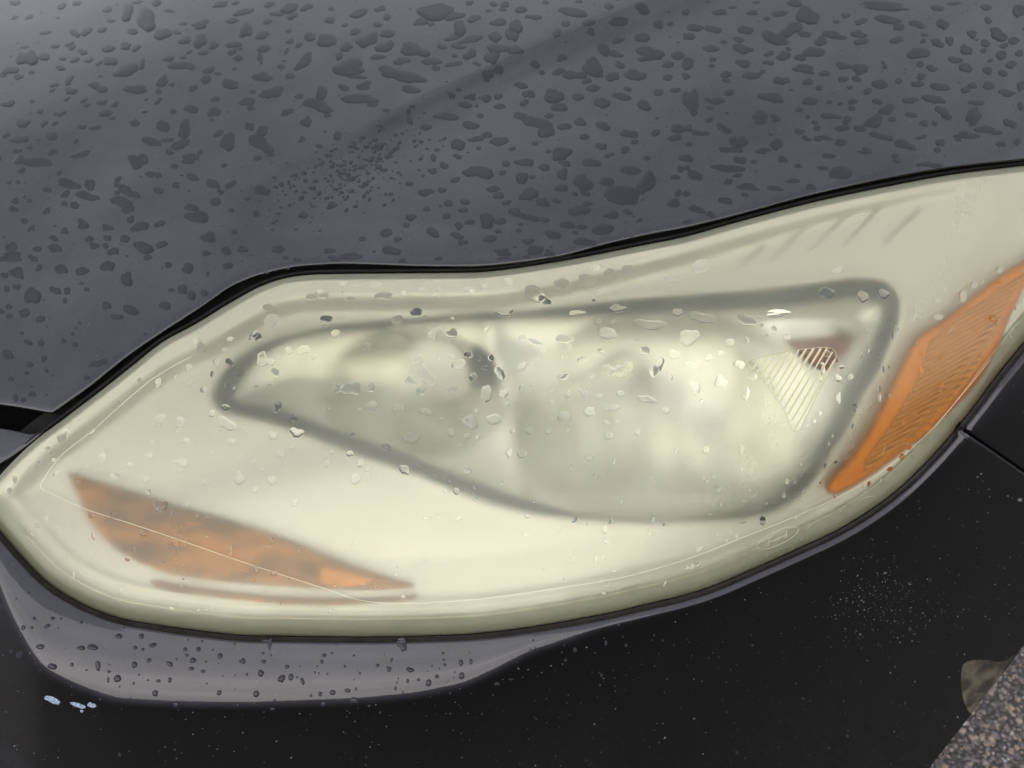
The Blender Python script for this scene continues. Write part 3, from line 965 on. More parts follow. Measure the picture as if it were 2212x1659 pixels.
HOOD_DROPS += _pan(1474.7, 0, '''25,75,66,50;165,10,36,16;220,80,130,50,4;330,48,70,22;480,15,60,24;460,80,95,36,5;640,85,130,50,4;545,120,50,30;740,25,130,60,0;830,110,190,160,-10;680,200,200,100,-10;1050,105,76,42;1155,138,92,52;995,140,46,26;1330,45,310,72,4;1310,120,220,66,4;1390,175,92,72;1520,155,110,52,10;1650,55,92,44;1700,155,110,76,8;1770,20,110,30;1990,135,66,52;1960,45,90,46;2170,70,100,90;65,180,140,52,8;45,235,90,46;205,195,130,56,4;390,190,140,52,8;370,258,92,44;265,272,50,26;180,320,120,62,8;395,320,145,72,8;600,250,180,90,8;605,270,165,46,5;790,225,100,46,5;680,315,56,32;850,345,150,80,0;980,220,150,66,15;1010,245,110,40,8;1140,218,116,56;1150,270,110,44;880,270,110,70,-20;1385,262,92,56;1565,265,56,40;1570,225,54,30;1650,275,96,62,5;1730,270,62,76,-25;1865,215,80,66,15;1840,322,86,72;1960,280,70,52;1950,328,42,36;2145,270,80,60;2040,215,140,90,25;2080,300,60,46;2185,340,60,50;
190,383,60,32;188,425,48,28;35,415,80,90;555,350,78,46;555,404,78,40;650,365,100,72,8;395,410,110,58,10;30,495,72,46;290,480,92,52;280,523,56,32;450,495,130,62,-8;520,465,56,36;640,530,110,62,5;790,450,165,66,8;760,370,80,52;815,522,80,56;915,480,80,46,5;885,570,50,36;1040,425,120,50,10;1160,450,120,80,12;1035,518,86,46;1125,508,66,48;1075,565,56,36;1190,595,70,52;1265,545,130,62;1310,435,34,30;1300,406,32,26;1400,525,50,42;1520,345,170,70,-4;1540,490,70,60;1535,540,110,50,5;1540,415,50,42;1620,445,90,52;1675,560,145,56,4;1760,395,110,50,8;1850,445,120,66,8;1985,465,84,62;1825,585,78,52;1880,550,62,50,10;1970,555,100,52,8;2100,610,110,62,8;2060,365,80,72;2120,420,90,52;2080,480,72,56;2190,560,60,76;
50,660,110,180,0;170,697,58,32;205,650,140,52,10;590,635,210,66,10;820,660,110,66;950,660,48,34;1100,655,66,46;1095,700,48,38;760,714,62,42;500,765,110,100,0;615,768,92,62;265,830,110,62,12;40,835,90,62;110,865,130,40,5;745,850,92,52,-8;810,757,34,28;855,793,48,32;870,830,50,40;800,898,76,46;880,905,72,46;930,890,110,40,5;1020,930,95,56;1030,830,110,46,5;1060,780,76,60;960,750,150,52,10;620,930,110,80,-15;370,930,140,100,0;310,965,160,56,5;365,1040,92,58;515,975,120,52,8;30,1020,110,66;645,1028,82,54;460,1048,44,28;40,935,46,32;1230,790,140,90,-15;1330,720,120,80,-25;1160,835,110,52,5;1280,880,180,48,12;1440,940,150,66,12;1460,650,140,46,5;1250,655,90,36,20;1190,980,116,52,5;1545,890,76,36;1660,925,76,52;1650,972,50,38;1360,770,56,42;1570,805,76,52;1640,803,56,42;1470,745,100,40;1650,650,210,62,5;1690,730,130,70,30;1880,750,110,130,25;1960,840,140,52,10;2020,860,100,40,10;1840,875,180,50,4;1790,900,52,36;2130,800,110,60,25;2070,930,76,46;2180,915,76,52;1900,670,110,40;2190,690,50,62;
300,1100,235,62,4;95,1140,135,70,8;20,1090,60,40;355,1140,70,36;430,1215,165,56,5;590,1220,120,40;720,1175,110,32;900,1085,92,38;750,1075,50,32;955,1010,100,34;1010,1130,190,100,-10;950,1190,200,90,10;825,1215,84,46;740,1260,165,62,8;300,1178,70,40;410,1265,62,32;290,1310,120,56,10;95,1355,120,60,5;190,1395,80,56;20,1260,70,50;30,1440,70,40;1300,1130,290,72,8;1160,1195,120,58;1070,1140,56,34;1620,1072,170,48;1910,1040,330,84,-6;1535,1120,70,36;1375,1010,50,30;1380,1045,66,34;440,1360,70,30;680,1300,76,36;1530,1070,40,26''')
HOOD_DROPS += _pan(0, 553, '''110,115,115,90,10;30,130,60,46;60,15,180,50;210,15,70,50;255,75,66,46,-15;410,92,115,72,10;540,100,100,62,-15;705,65,120,66,0;960,10,60,40;1090,58,50,44;1225,80,90,84,10;1610,135,140,84,-20;825,150,90,100,0;355,222,82,56,0;435,230,40,60,5;420,290,30,40;200,245,140,130,20;110,205,60,46;35,210,50,52;145,370,94,62,5;55,330,48,40;265,410,70,60,15;60,390,50,32,-20;1190,210,80,80;1245,260,60,70;1330,242,60,52;1110,222,50,26;700,325,78,72,-20;850,355,110,66,15;1055,320,100,72,-5;760,395,82,50,15;560,217,40,28;265,565,44,50;170,555,82,52,0;485,575,42,42;515,435,22,24;50,645,80,70,10;280,665,46,60,0;190,705,46,44;170,760,34,32;300,745,28,34;645,700,140,56,-5;1030,490,56,50,-20;410,550,40,36;470,505,26,24;100,920,40,66,25;150,935,36,40;205,900,52,46,-30;70,800,40,40;560,790,40,36;1930,30,52,36;1850,10,42,30;2160,20,90,50;1345,115,20,36''')
HOOD_DROPS += _pan(737.3, 553, '''70,10,170,46;400,30,56,32;620,20,70,30;1055,10,92,36;1210,5,60,20''')
LENS_DROPS = _pan(0, 553, '''405,1170,66,110,20;310,1245,36,22,-20;345,1265,24,62,30;245,1345,24,56,30;98,1450,34,56,5;62,1520,34,42,0;350,1325,34,30;660,1310,60,110,25;840,1355,46,40;740,1435,66,52;570,1360,26,18;525,1380,28,18;510,1445,32,30;370,1410,40,54,20;1165,1075,70,70,10;1180,1345,84,62,-10;1030,820,50,70,20;905,805,34,32;1040,1050,76,66,-20;895,1040,24,40;1225,720,40,46,10;1240,820,40,56;1300,590,66,100,10;1265,555,34,40;1375,765,24,44,15;1320,868,46,42,10;1405,685,42,46,20;1490,690,56,56;1490,540,46,36;1460,610,46,32;1470,835,26,40,25;1520,855,22,24;1650,500,90,60,-30;1700,655,90,110,25;1760,690,60,60;1760,420,90,90,10;1740,335,70,52;1670,520,60,70;1790,755,60,62,-5;1870,610,44,46;1965,600,94,66,-10;2110,405,90,56,5;2180,500,70,56;2105,455,40,26;2010,265,100,62,-15;2090,250,110,66,15;1745,840,36,26;1660,845,30,20,-20;1805,980,62,80,0;1455,978,70,52,-5;1380,1015,56,52,0;1470,1090,140,80,20;1920,1150,92,72,20;1955,1070,22,26,20;1765,1170,56,66,-10;1910,1050,54,52,0;1505,1200,54,44,-10;1820,1282,56,52;1845,1342,32,30;1895,1240,30,30;1565,1440,92,88,0;1770,1455,66,62,-30;1660,1515,42,40;2120,1345,44,56,5;2150,1270,36,26;2195,860,60,62;2130,990,30,30;985,1215,36,42;1210,1205,56,52,-15;965,1295,52,32;1370,1270,14,24,30;1555,1305,20,26,30;1700,1380,24,40,25;1640,1335,40,30;1915,1590,40,66,10;1040,1620,90,70,10;960,1530,36,36;1215,1605,18,28;1330,1465,42,36;945,1450,42,48;1560,1110,26,18,-20;1430,1125,26,18;1160,1130,36,16,-40;1140,780,20,30,30;1620,540,24,16;1720,450,36,20,-30;1890,1600,20,20;1160,1390,40,34;770,950,10,24,20;2040,655,16,40,25;600,1140,40,16,-40''')
LENS_DROPS += _pan(737.3, 553, '''270,255,120,72,-10;225,190,66,42;490,360,82,80,10;1095,170,82,52,0;850,230,36,26;930,195,56,34;810,215,90,34,-10;520,213,46,26;1050,370,120,66,0;370,415,92,62,-5;615,485,130,70,-25;725,505,86,72,25;600,535,26,18;490,675,76,76,10;550,780,130,100,25;590,815,60,50;715,870,86,52,5;515,880,80,66,-10;455,815,84,66,10;750,700,110,72,-25;715,650,46,36;630,678,24,22;860,775,70,60,-10;930,890,92,110,5;1015,750,66,110,-25;1040,890,80,66,-30;1170,715,60,56;1265,680,26,44,25;1310,625,36,32;1435,785,76,66;1440,530,140,70,-5;1460,580,66,46;1265,565,110,54,10;1180,530,60,40;1330,300,110,62,20;1240,245,170,110,20;1590,170,130,100,10;1420,190,110,90,0;1640,80,78,46;1690,225,90,66;1740,110,80,62;1870,95,100,70;1530,365,110,44,-5;1790,345,120,72;1655,425,66,50,-5;1770,425,52,36;1500,252,24,18;1635,288,26,16;2150,135,110,66,10;1920,200,40,24;2000,440,220,70,5;2180,370,60,60;1730,510,120,90,0;1690,610,52,30;1560,670,78,50,-10;1960,615,76,56;2150,630,84,70,0;2055,720,110,140,15;2130,785,36,46;1730,740,110,80,-25;1820,740,140,90,-15;1625,775,36,30;1565,870,86,56,30;1470,910,50,66,-20;1360,945,40,40,-20;1670,905,42,36;1810,890,50,46;1980,920,130,66,10;1750,980,120,52,-5;1610,1005,80,76;1440,1030,86,86,0;1365,1065,32,18;1345,1135,40,38;1220,1130,48,56;1470,1130,32,40;1720,1080,42,34;1785,1080,28,18;1735,1160,66,56,-5;1920,1140,40,46;1600,1305,66,42;1165,1280,80,56,-15;1090,1285,52,80,10;1770,1330,24,46,15;840,1080,94,94,-25;985,1060,110,70,-5;875,1005,36,40;780,1225,14,24;460,1175,130,80,5;715,1150,72,66;815,1165,46,36;885,1175,24,40,10;375,985,96,80,-5;205,980,80,82,15;185,855,66,76;55,860,130,90,0;120,998,26,20;545,1010,90,52;650,1055,46,26;290,1250,76,66;410,1385,66,72,-5;490,1375,42,42;60,1275,52,54,20;130,1340,46,56;90,1440,74,80,5;165,1385,30,20,-30;820,1395,60,44;695,1470,28,30;745,1525,40,44,-15;670,1520,18,36,-15;865,1490,26,42;880,1565,14,16;850,1610,10,10;1250,1590,26,20;1040,1475,24,20;290,1180,16,12;1165,860,30,46;1070,960,36,26;2100,1000,60,50;1230,845,26,16;1360,868,30,22;1110,1135,34,30;70,1160,26,42,30;180,1440,14,20;1580,1350,12,12;2170,1270,30,52,10;2010,1440,16,26;1650,1420,32,34;1815,1595,26,30;1690,1420,16,18;1430,655,12,20;830,645,70,50;895,665,24,26;925,725,60,36;970,660,40,46;150,585,90,50,15;20,180,60,40;60,275,50,26;110,195,34,18;635,205,36,20,-20;410,235,36,20;720,405,24,16;940,475,44,22,-35;540,390,26,14;470,990,16,16;770,1060,26,20;1910,545,26,12''')
LENS_DROPS += _pan(1474.7, 553, '''125,65,130,86,-5;1010,95,90,52,10;50,530,130,110,0;130,400,180,66,8;405,425,140,86,10;640,370,190,52,-5;300,565,66,54;405,555,56,66,-20;245,630,50,36;680,525,56,36;590,475,40,46;510,450,30,26;545,512,26,24;160,665,66,52;370,705,86,56,10;60,710,92,56;445,775,76,80,10;90,850,84,90,-5;245,810,90,80,0;410,900,60,110,5;540,945,46,66,10;515,1020,20,26;545,1070,30,62,25;570,1165,30,52;610,1235,36,36;655,1095,26,24;890,1020,26,32;150,1255,42,46;385,1260,32,70,5;380,1380,24,42;125,940,32,32;135,1440,24,20;770,910,34,46;855,1070,26,24;810,1095,16,24;1005,920,40,80,5;1085,785,44,46,20;1010,795,52,56;1155,645,16,36;1205,618,24,26;1030,720,36,26;1000,675,22,30;905,735,36,66,15;895,800,26,32;905,700,26,26;935,632,42,42;1115,990,40,62,15;1275,920,34,56,5;1270,860,26,42;1100,1105,18,46,15;970,1165,16,22;945,1218,22,20;1300,735,16,42;1335,720,12,26;1360,515,18,50;1520,345,46,46;1180,265,90,80,0;940,250,120,90,0;1290,250,90,70,10;1660,395,80,52;1655,290,40,36;1700,215,26,36;1810,265,62,86,-10;1890,185,46,56,15;2055,90,46,46;2060,175,40,30;2020,410,60,70,-15;1905,475,14,50;1830,700,16,40;1720,745,18,46;1675,845,36,80,10;1545,740,26,70,-10;1565,640,22,30;1965,550,14,30;2045,580,14,24;1610,740,16,36;1690,660,22,40;1430,1070,22,46;1505,1110,18,36;1505,1160,20,40;1590,1115,32,36,20;1600,1005,16,30;1515,1025,16,22;1440,1200,26,50,15;1420,1300,36,46,25;1470,1240,30,40,30;1340,1380,40,32,-30;1205,1475,22,40,15;1285,1455,10,28;920,1355,30,52,20;990,1335,26,20;675,1460,26,36,10;655,1550,28,36;730,1465,12,22;770,1350,10,10;985,1555,18,26;1060,1585,24,20;890,1470,16,16;400,1590,26,14;250,1610,16,30;230,1510,46,40;435,1520,24,14;540,1605,16,18;95,1330,22,18;160,1460,32,16;145,1590,12,16;200,1430,14,22;2155,340,12,24;2080,180,12,36;2200,100,20,30;1970,60,14,30;1500,400,26,40;1640,150,30,24;2130,520,16,30;560,790,24,24;1340,905,20,30;1480,860,18,26''')
LENS_DROPS += _pan(0, 1106, '''590,22,36,40;725,18,32,42;915,130,72,46,15;1145,175,22,90,5;1155,240,20,34,-25;1495,245,28,100,5;605,160,32,56,-15;825,305,36,28,20;435,300,26,52;305,35,24,50,10;240,85,36,36;460,90,20,20;210,145,20,16;375,105,22,30;340,180,10,20;1940,240,26,34;1765,175,22,26;1590,385,40,24,10;1775,395,40,40;1885,325,20,20;790,505,18,20;1115,620,32,26;1285,635,20,18;1335,630,26,16;1380,635,14,22;2140,640,20,20;2170,480,26,22;1820,590,12,24;480,410,18,42;620,270,12,14;1805,90,14,16;1110,5,30,18;1010,5,24,14;1190,350,12,12;1200,380,12,16;1190,430,22,20;1175,480,12,16;1140,310,30,14;835,220,14,22,-20;880,230,8,40,15;810,235,10,36,5;855,245,12,16;1345,405,10,10;1655,445,12,16;1870,430,10,10;2065,455,14,12;690,60,12,10;680,55,8,14;1060,325,10,10;1660,375,30,50''')
LENS_DROPS += _pan(737.3, 1106, '''400,545,30,36;135,465,20,18;230,485,14,12;1205,30,34,20;1515,45,26,56,20;1705,115,36,52,-10;1745,50,22,66,20;2025,50,34,66,25;1770,70,14,12;1715,190,40,36;1520,265,30,30;1500,315,24,20;1645,310,32,66,15;1690,295,20,40,20;1720,470,30,22,-30;1700,525,30,22;1310,368,14,14;1195,150,36,30,-20;1945,200,26,16;1590,75,12,24;1770,380,24,14;1885,372,14,12;2095,465,14,36,20;780,620,14,8;360,360,14,14;345,360,12,12;355,405,16,12;550,40,40,18;760,45,30,20;630,15,30,10;1670,350,16,18;1440,435,10,10;1995,140,12,20;2090,80,20,26''')
LENS_DROPS += _pan(1474.7, 1106, '''520,55,46,66,10;95,330,36,40,15;105,240,50,30,-25;225,145,14,24,15;285,185,16,16;350,155,24,30;735,35,16,24,20;310,130,16,12;400,215,20,12;390,70,40,10,-10;175,15,20,12;265,140,12,10''')
STRIP_DROPS = _pan(0, 1106, '''220,690,24,24;340,690,30,24;305,740,46,26,-25;265,872,62,36;530,885,66,36,5;600,880,66,46;395,690,14,14;525,715,20,20;770,805,46,36;915,805,32,36;875,880,26,26;985,865,56,36;925,890,20,20;1200,890,24,26;1285,890,30,32;1210,928,24,20;135,805,26,26;125,925,40,46,10;70,905,20,24;345,1005,70,46;465,990,24,26,-20;635,1005,34,80;760,1080,46,46;870,990,36,42;965,962,32,26,-30;1100,985,46,30,30;1250,962,42,34,-20;1240,1015,36,26;1315,1032,32,20;700,1088,18,36;1025,1095,32,20;1100,1090,26,36;1425,932,34,36;1575,966,30,40;1555,968,12,22;1705,915,20,16;1710,970,32,26;1755,928,10,20;1690,1045,42,46;1600,1053,18,18;1860,1002,30,26;1820,1080,50,54,15;1885,1070,32,44,5;1955,1095,32,56,-15;2100,930,26,24;2085,970,22,28;2150,915,18,16;1420,1172,30,32;1660,1180,40,44;2075,1180,26,28;2155,1170,40,32;1005,1175,36,40;1140,1250,40,32;1765,1278,36,18;2095,1245,34,30;1335,970,14,14;705,1035,24,18;230,955,16,16;900,1055,14,14;865,1110,16,20;960,1090,14,14;1340,1112,12,12;560,1025,14,14;2055,1000,12,14;2040,1040,14,16;2015,1190,18,18;1520,855,14,14;1310,838,16,14;800,750,14,14;150,750,24,30;205,750,22,20;1145,955,12,14;1945,1000,10,10;1780,1220,16,14''')
STRIP_DROPS += _pan(737.3, 1106, '''235,995,22,24;325,960,16,34,15;310,1020,26,34,20;445,1027,52,38,5;660,915,20,18;665,957,16,14;670,990,20,18;775,978,30,40;840,970,22,38;620,1066,28,26;500,1087,22,20;430,1095,20,26;565,1108,36,46,15;350,1143,18,26;780,1062,36,44;120,1045,14,20;40,1157,38,26;95,1147,14,20;82,930,16,14;22,1000,14,20;360,1105,12,14;370,1080,10,12;635,1015,10,12;735,1038,10,12;730,1075,8,10;560,1032,10,10;830,912,10,10;75,1220,66,40;180,1258,22,14;1010,1115,34,22;1515,895,26,30;1230,900,30,20;1455,960,18,18;1100,1085,30,10;1715,850,20,36;1845,865,18,20;1245,832,14,16;690,1100,8,10;55,1303,12,12;400,1168,14,12''')

# --- small countless spatter on the lamp
lens_in = offset(LENS, -8)

film_patch = np.array([(1613,784),(1624,778),(1644,772),(1710,758),(1756,752),(1787,751),(1799,754),(1805,763),(1805,774),(1763,856),(1724,932),(1717,932),(1694,887),(1670,852),(1648,823),(1624,798)], float)

STRIP_DROPS += [(868, 1392, 22, 30, 0), (582, 1394, 9, 28, 8), (577, 1384, 26, 9, 4)]
lens_blobs = []      # (outline, height, is_thing, spec)
occupied = []
for k, (cx, cy_, w_, h_, a_) in enumerate(LENS_DROPS):
    lens_blobs.append((blob(cx, cy_, w_, h_, a_, .6, 1000 + k), k))
    occupied.append((cx, cy_, max(w_, h_) / 2))

def clear_of(cx, cy_, r, occ, pad=1.0):
    for (x, y, q) in occ:
        if (x - cx) ** 2 + (y - cy_) ** 2 < (r + q + pad) ** 2:
            return False
    return True

# the lens itself: weathered skin, clear where water or the torn film wets it
cons = [film_patch] + [b for b, _ in lens_blobs]
P, T = triangulate(LENS, (), cons, 9, rings=(1.2, 3, 6, 10, 16, 24, 33, 42))
D = lens_D(P)
Vo = place(P, D)
cen = P[T].mean(1)
mi = np.zeros(len(T), int)
for c in cons:
    mi[inside(cen, c)] = 1
Vi = place(P, D + 0.003)
n0 = len(P)
rim = LENS[::-1] if np.sum(LENS[:, 0] * np.roll(LENS[:, 1], -1) - np.roll(LENS[:, 0], -1) * LENS[:, 1]) > 0 else LENS
Ra, Rb = place(rim, lens_D(rim)), place(rim, lens_D(rim) + 0.003)
m_ = len(rim)
i = np.arange(m_)
j = (i + 1) % m_
side = np.concatenate([np.stack([i, m_ + i, m_ + j], 1), np.stack([i, m_ + j, j], 1)]) + 2 * n0
allV = np.concatenate([Vo, Vi, Ra, Rb])
allT = np.concatenate([T, T[:, ::-1] + n0, side])
allM = np.concatenate([mi, np.full(len(T), 2), np.full(len(side), 0)])
lens_me = mesh_from('lens', allV, allT, [LENS_HAZE, LENS_CLEAR, LENS_INNER], True, allM)
wea = lambda p: 1 - .62 / (1 + np.exp(-(p[:, 0] + p[:, 1] * .55 - 2390) / 55))
wv_ = np.concatenate([wea(P), wea(P), wea(rim), wea(rim)])
if len(lens_me.vertices) == len(wv_):
    at_ = lens_me.attributes.new('weather', 'FLOAT', 'POINT')
    at_.data.foreach_set('value', wv_.astype(np.float32))
obj('lens', lens_me, lamp, label='yellowed hazy plastic headlight cover')

# film strips left standing in the torn clear patch
tops = [(380,380),(510,340),(640,310),(770,285),(890,260),(1020,240),(1140,220),(1260,215),(1380,212),(1480,210),(1570,270),(1605,390)]
bots = [(260,560),(330,620),(390,690),(460,770),(520,840),(590,930),(650,1010),(710,1090),(780,1190),(840,1290),(900,1400),(950,1540)]
zx = lambda p: (1590.9 + p[0] * .13226, 724.2 + p[1] * .13226)
for k, (a, b) in enumerate(zip(tops, bots)):
    a, b = np.array(zx(a)), np.array(zx(b))
    t = (b - a) / np.linalg.norm(b - a)
    s = np.array([-t[1], t[0]])
    wv = 2.1
    nseg = 8
    L_, R_ = [], []
    for f in np.linspace(0, 1, nseg):
        c = a + (b - a) * f
        ww = wv * (1 + .25 * math.sin(7 * f + k))
        L_.append(c + s * ww)
        R_.append(c - s * ww)
    P4 = np.array(L_ + R_)
    Vt = place(P4, lens_D(P4) - 0.00035)
    Vb_ = place(P4, lens_D(P4) - 0.00003)
    V8 = np.concatenate([Vt, Vb_])
    n_ = nseg
    Fq = []
    for q in range(n_ - 1):
        Fq += [(q, q + 1, n_ + q + 1, n_ + q), (2 * n_ + q, q, q + 0, 2 * n_ + q) if False else (2 * n_ + q, 2 * n_ + q + 1, q + 1, q), (n_ + q, n_ + q + 1, 3 * n_ + q + 1, 3 * n_ + q)]
    obj('film_strip', mesh_from('film_strip', V8, Fq, FILM, False), lamp)
# curled edge of the torn film
edge = spline([tuple(p) for p in film_patch], 4)
tube(edge, lens_D(edge), 0.00022, FILM, 'film_edge', lamp, closed=True, sides=5, lift=0.0001)

# mould line and scratches moulded in the lens
ml = spline([(413,770),(333,816),(267,870),(200,930),(133,983),(100,1026),(88,1053),(110,1066),(183,1099),(267,1126),(375,1162),(492,1203),(625,1247),(708,1274),(771,1295),(833,1303),(904,1303),(1037,1294),(1137,1281),(1237,1266),(1337,1249),(1475,1211),(1600,1163),(1720,1115),(1830,1064),(1920,1008),(2000,940),(2080,850),(2140,775)], 8, False)
tube(ml, lens_D(ml), 0.00015, RIDGE, 'mould_line', lamp, sides=5)
# raised oval maker's mark with a written name, moulded near the lower rim
oc, oa, ob, ot = np.array([1680., 1162.]), 49., 14.5, R(-24.5)
rot = np.array([[math.cos(ot), math.sin(ot)], [-math.sin(ot), math.cos(ot)]])
th = np.linspace(0, 2 * np.pi, 60, endpoint=False)
ov = np.stack([oa * np.cos(th), ob * np.sin(th)], 1) @ rot + oc
tube(ov, lens_D(ov), 0.00009, RIDGE, 'moulded_emblem', lamp, closed=True, sides=5)
strokes = [  # a flowing hand: F o r d
    [(-32,-6),(-27,-9),(-20,-8),(-11,-10),(-6,-10)], [(-15,-9),(-18,-2),(-22,5),(-27,8),(-31,6),(-29,3)], [(-26,-1),(-19,-1),(-13,-2)],
    [(-8,1),(-11,4),(-10,7),(-6,7),(-3,4),(-3,1),(-6,0),(-8,1)], [(-3,2),(1,1),(3,0),(2,4),(1,7),(3,3),(7,0),(9,1)],
    [(20,1),(16,0),(12,3),(12,6),(15,7),(19,4),(24,-9),(19,4),(19,7),(22,7),(26,4)]]
for st in strokes:
    q = spline(np.array(st) * np.array([1.0, .9]), 2, False) @ rot + oc
    tube(q, lens_D(q), 0.00009, RIDGE, 'moulded_letter', lamp, sides=5)
for st in ([(1483,1230),(1485,1221)], [(1485.5,1228),(1489,1226),(1492,1229)], [(1494,1217),(1494,1229)], [(1498.5,1219),(1498.5,1227)]):
    q = densify(st, 2, False)
    tube(q, lens_D(q), 0.00018, RIDGE, 'moulded_mark', lamp, sides=5)

# fine scratches and crazing in the weathered skin
SCR = pmat('scratch_white', (0.62, 0.62, 0.54), rough=.5)
sv, sf, sn = [], [], 0
for k in range(230):
    if k < 150:
        c = np.array([rng.normal(1650, 130), rng.normal(1010, 85)])
    else:
        c = np.array([rng.uniform(150, 2150), rng.uniform(620, 1330)])
    if not inside(c[None], offset(LENS, -25))[0]:
        continue
    a_ = rng.normal(-.6, .5)
    L_ = abs(rng.normal(0, 16)) + 5
    t_ = np.linspace(-1, 1, 6)[:, None]
    q = c + np.array([math.cos(a_), math.sin(a_)]) * L_ / 2 * t_ + np.array([-math.sin(a_), math.cos(a_)]) * (t_ ** 2) * rng.normal(0, 2)
    w_ = np.array([-math.sin(a_), math.cos(a_)]) * rng.uniform(.12, .34)
    sv.append((q, w_))
Pq = np.concatenate([np.concatenate([q + w_ * (1 - np.abs(np.linspace(-1, 1, 6)))[:, None], q - w_ * (1 - np.abs(np.linspace(-1, 1, 6)))[:, None]]) for q, w_ in sv])
Vq = place(Pq, lens_D(Pq) - 0.00003)
fq = []
for k in range(len(sv)):
    b_ = k * 12
    fq += [(b_ + i, b_ + i + 1, b_ + 6 + i + 1, b_ + 6 + i) for i in range(5)]
obj('fine_scratches', mesh_from('fine_scratches', Vq, fq, SCR, False), lamp, kind='stuff', label='fine scratches in the headlight cover')

# --- inside the lamp
inset = 15 + 34 * low
bez_out = offset(LENS, -inset)
RO = spline([(464,862),(478,822),(515,778),(568,746),(625,726),(700,709),(800,699),(900,691),(1000,685),(1100,679),(1200,668),(1300,657),(1400,648),(1500,640),(1600,632),(1700,621),(1800,608),(1860,603),(1915,614),(1939,645),(1940,682),(1920,740),(1890,808),(1866,845),(1832,915),(1800,965),(1755,1035),(1722,1070),(1680,1098),(1620,1114),(1500,1123),(1400,1126),(1300,1122),(1200,1112),(1100,1094),(1000,1061),(900,1020),(800,985),(702,948),(600,912),(530,895),(480,882)], 8)
RI = spline([(508,868),(508,850),(541,798),(600,752),(700,722),(800,710),(900,702),(1000,696),(1100,691),(1200,688),(1300,683),(1400,680),(1500,674),(1600,669),(1700,662),(1800,650),(1860,643),(1893,652),(1903,682),(1885,735),(1850,800),(1822,845),(1795,900),(1772,945),(1735,1012),(1695,1052),(1650,1085),(1600,1103),(1500,1116),(1400,1119),(1300,1114),(1220,1102),(1120,1073),(1035,1043),(950,1010),(869,976),(780,948),(702,921),(620,891),(560,877)], 8)
TS = spline([(150,1022),(187,1033),(292,1062),(375,1089),(479,1118),(562,1145),(667,1183),(750,1216),(833,1243),(896,1266),(833,1273),(708,1272),(583,1264),(458,1253),(375,1241),(325,1224),(271,1199),(225,1162),(187,1112),(167,1066)], 7)
TS2 = spline([(325,1253),(417,1266),(583,1285),(750,1291),(867,1287),(905,1283),(890,1292),(812,1301),(708,1306),(583,1302),(458,1288),(354,1273)], 6)
SM = spline([(2290,500),(2212,562),(2172,584),(2105,634),(2033,691),(1990,719),(1970,743),(1946,787),(1910,858),(1875,926),(1835,985),(1787,1041),(1784,1056),(1799,1066),(1855,1041),(1914,1001),(1994,938),(2053,882),(2113,815),(2160,727),(2192,655),(2235,575),(2285,520)], 7)

TOP_E, LOW_E = LENS[low < .5], LENS[low >= .5]
TOP_E = TOP_E[np.argsort(TOP_E[:, 0])]
i_ = int(np.argmax(low >= .5))
LOW_E = LENS[np.concatenate([np.nonzero(low >= .5)[0]])]
def bez_D(P):
    d = dist(P, bez_out)
    y = P[:, 1]
    # the upper shelf turns down from the lens edge into the lamp
    dt, dl = dist(P, TOP_E, False), dist(P, LOW_E, False)
    lw = 1 / (1 + np.exp(-np.clip((dt - dl) / 40, -30, 30)))
    t0 = np.interp(P[:, 0], [0, 300, 450, 1100, 1500, 2000], [26, 26, 40, 43, 26, 18])
    t1 = t0 + np.interp(P[:, 0], [0, 300, 450, 1100, 1500, 2000, 2200], [56, 58, 54, 50, 44, 34, 30])
    amt = np.interp(P[:, 0], [0, 450, 1500, 2000, 2150], [0.018, 0.023, 0.018, 0.007, 0.002])
    up = (1 - lw)
    e = np.clip((dt - t0) / (t1 - t0), 0, 1)
    Dtop = 0.006 + 0.004 * np.clip(dt / t0, 0, 1) + amt * e * e * (3 - 2 * e) + 0.004 * (1 - np.exp(-np.maximum(0, dt - t1) / 60))
    Dlow = 0.017 + 0.010 * np.clip(d / 120, 0, 1)
    D = up * Dtop + (1 - up) * Dlow
    # raised lip round the ring
    dr = dist(P, RO)
    D = D - 0.0013 * np.exp(-(dr / 18.0) ** 2) + 0.003 * np.exp(-(dr / 5.0) ** 2)
    # fold lines along the lower edge
    D = D - 0.0022 * np.exp(-((d - 26) / 7.0) ** 2) * (1 - up) + 0.0015 * np.exp(-((d - 12) / 5.0) ** 2) * (1 - up)
    return D
V, T, _ = sheet(bez_out, bez_D, 9, holes=[RO], rings=(3, 7, 11, 15, 19, 23, 27, 31, 36, 42), skirt=0.02, skirt_holes=0.004)
obj('bezel', mesh_from('bezel', V, T, SILVER), lamp)
def ring_D(P):
    a, b = dist(P, RO), dist(P, RI)
    f = a / np.maximum(a + b, 1e-6)
    return bez_D(P) * 0 + np.interp(f, [0, .15, 1], [0.028, 0.031, 0.038])
V, T, _ = sheet(RO, ring_D, 8, holes=[RI], skirt=0.006, skirt_holes=0.012)
obj('trim_ring', mesh_from('trim_ring', V, T, GUNMETAL), lamp, label='gunmetal trim ring')
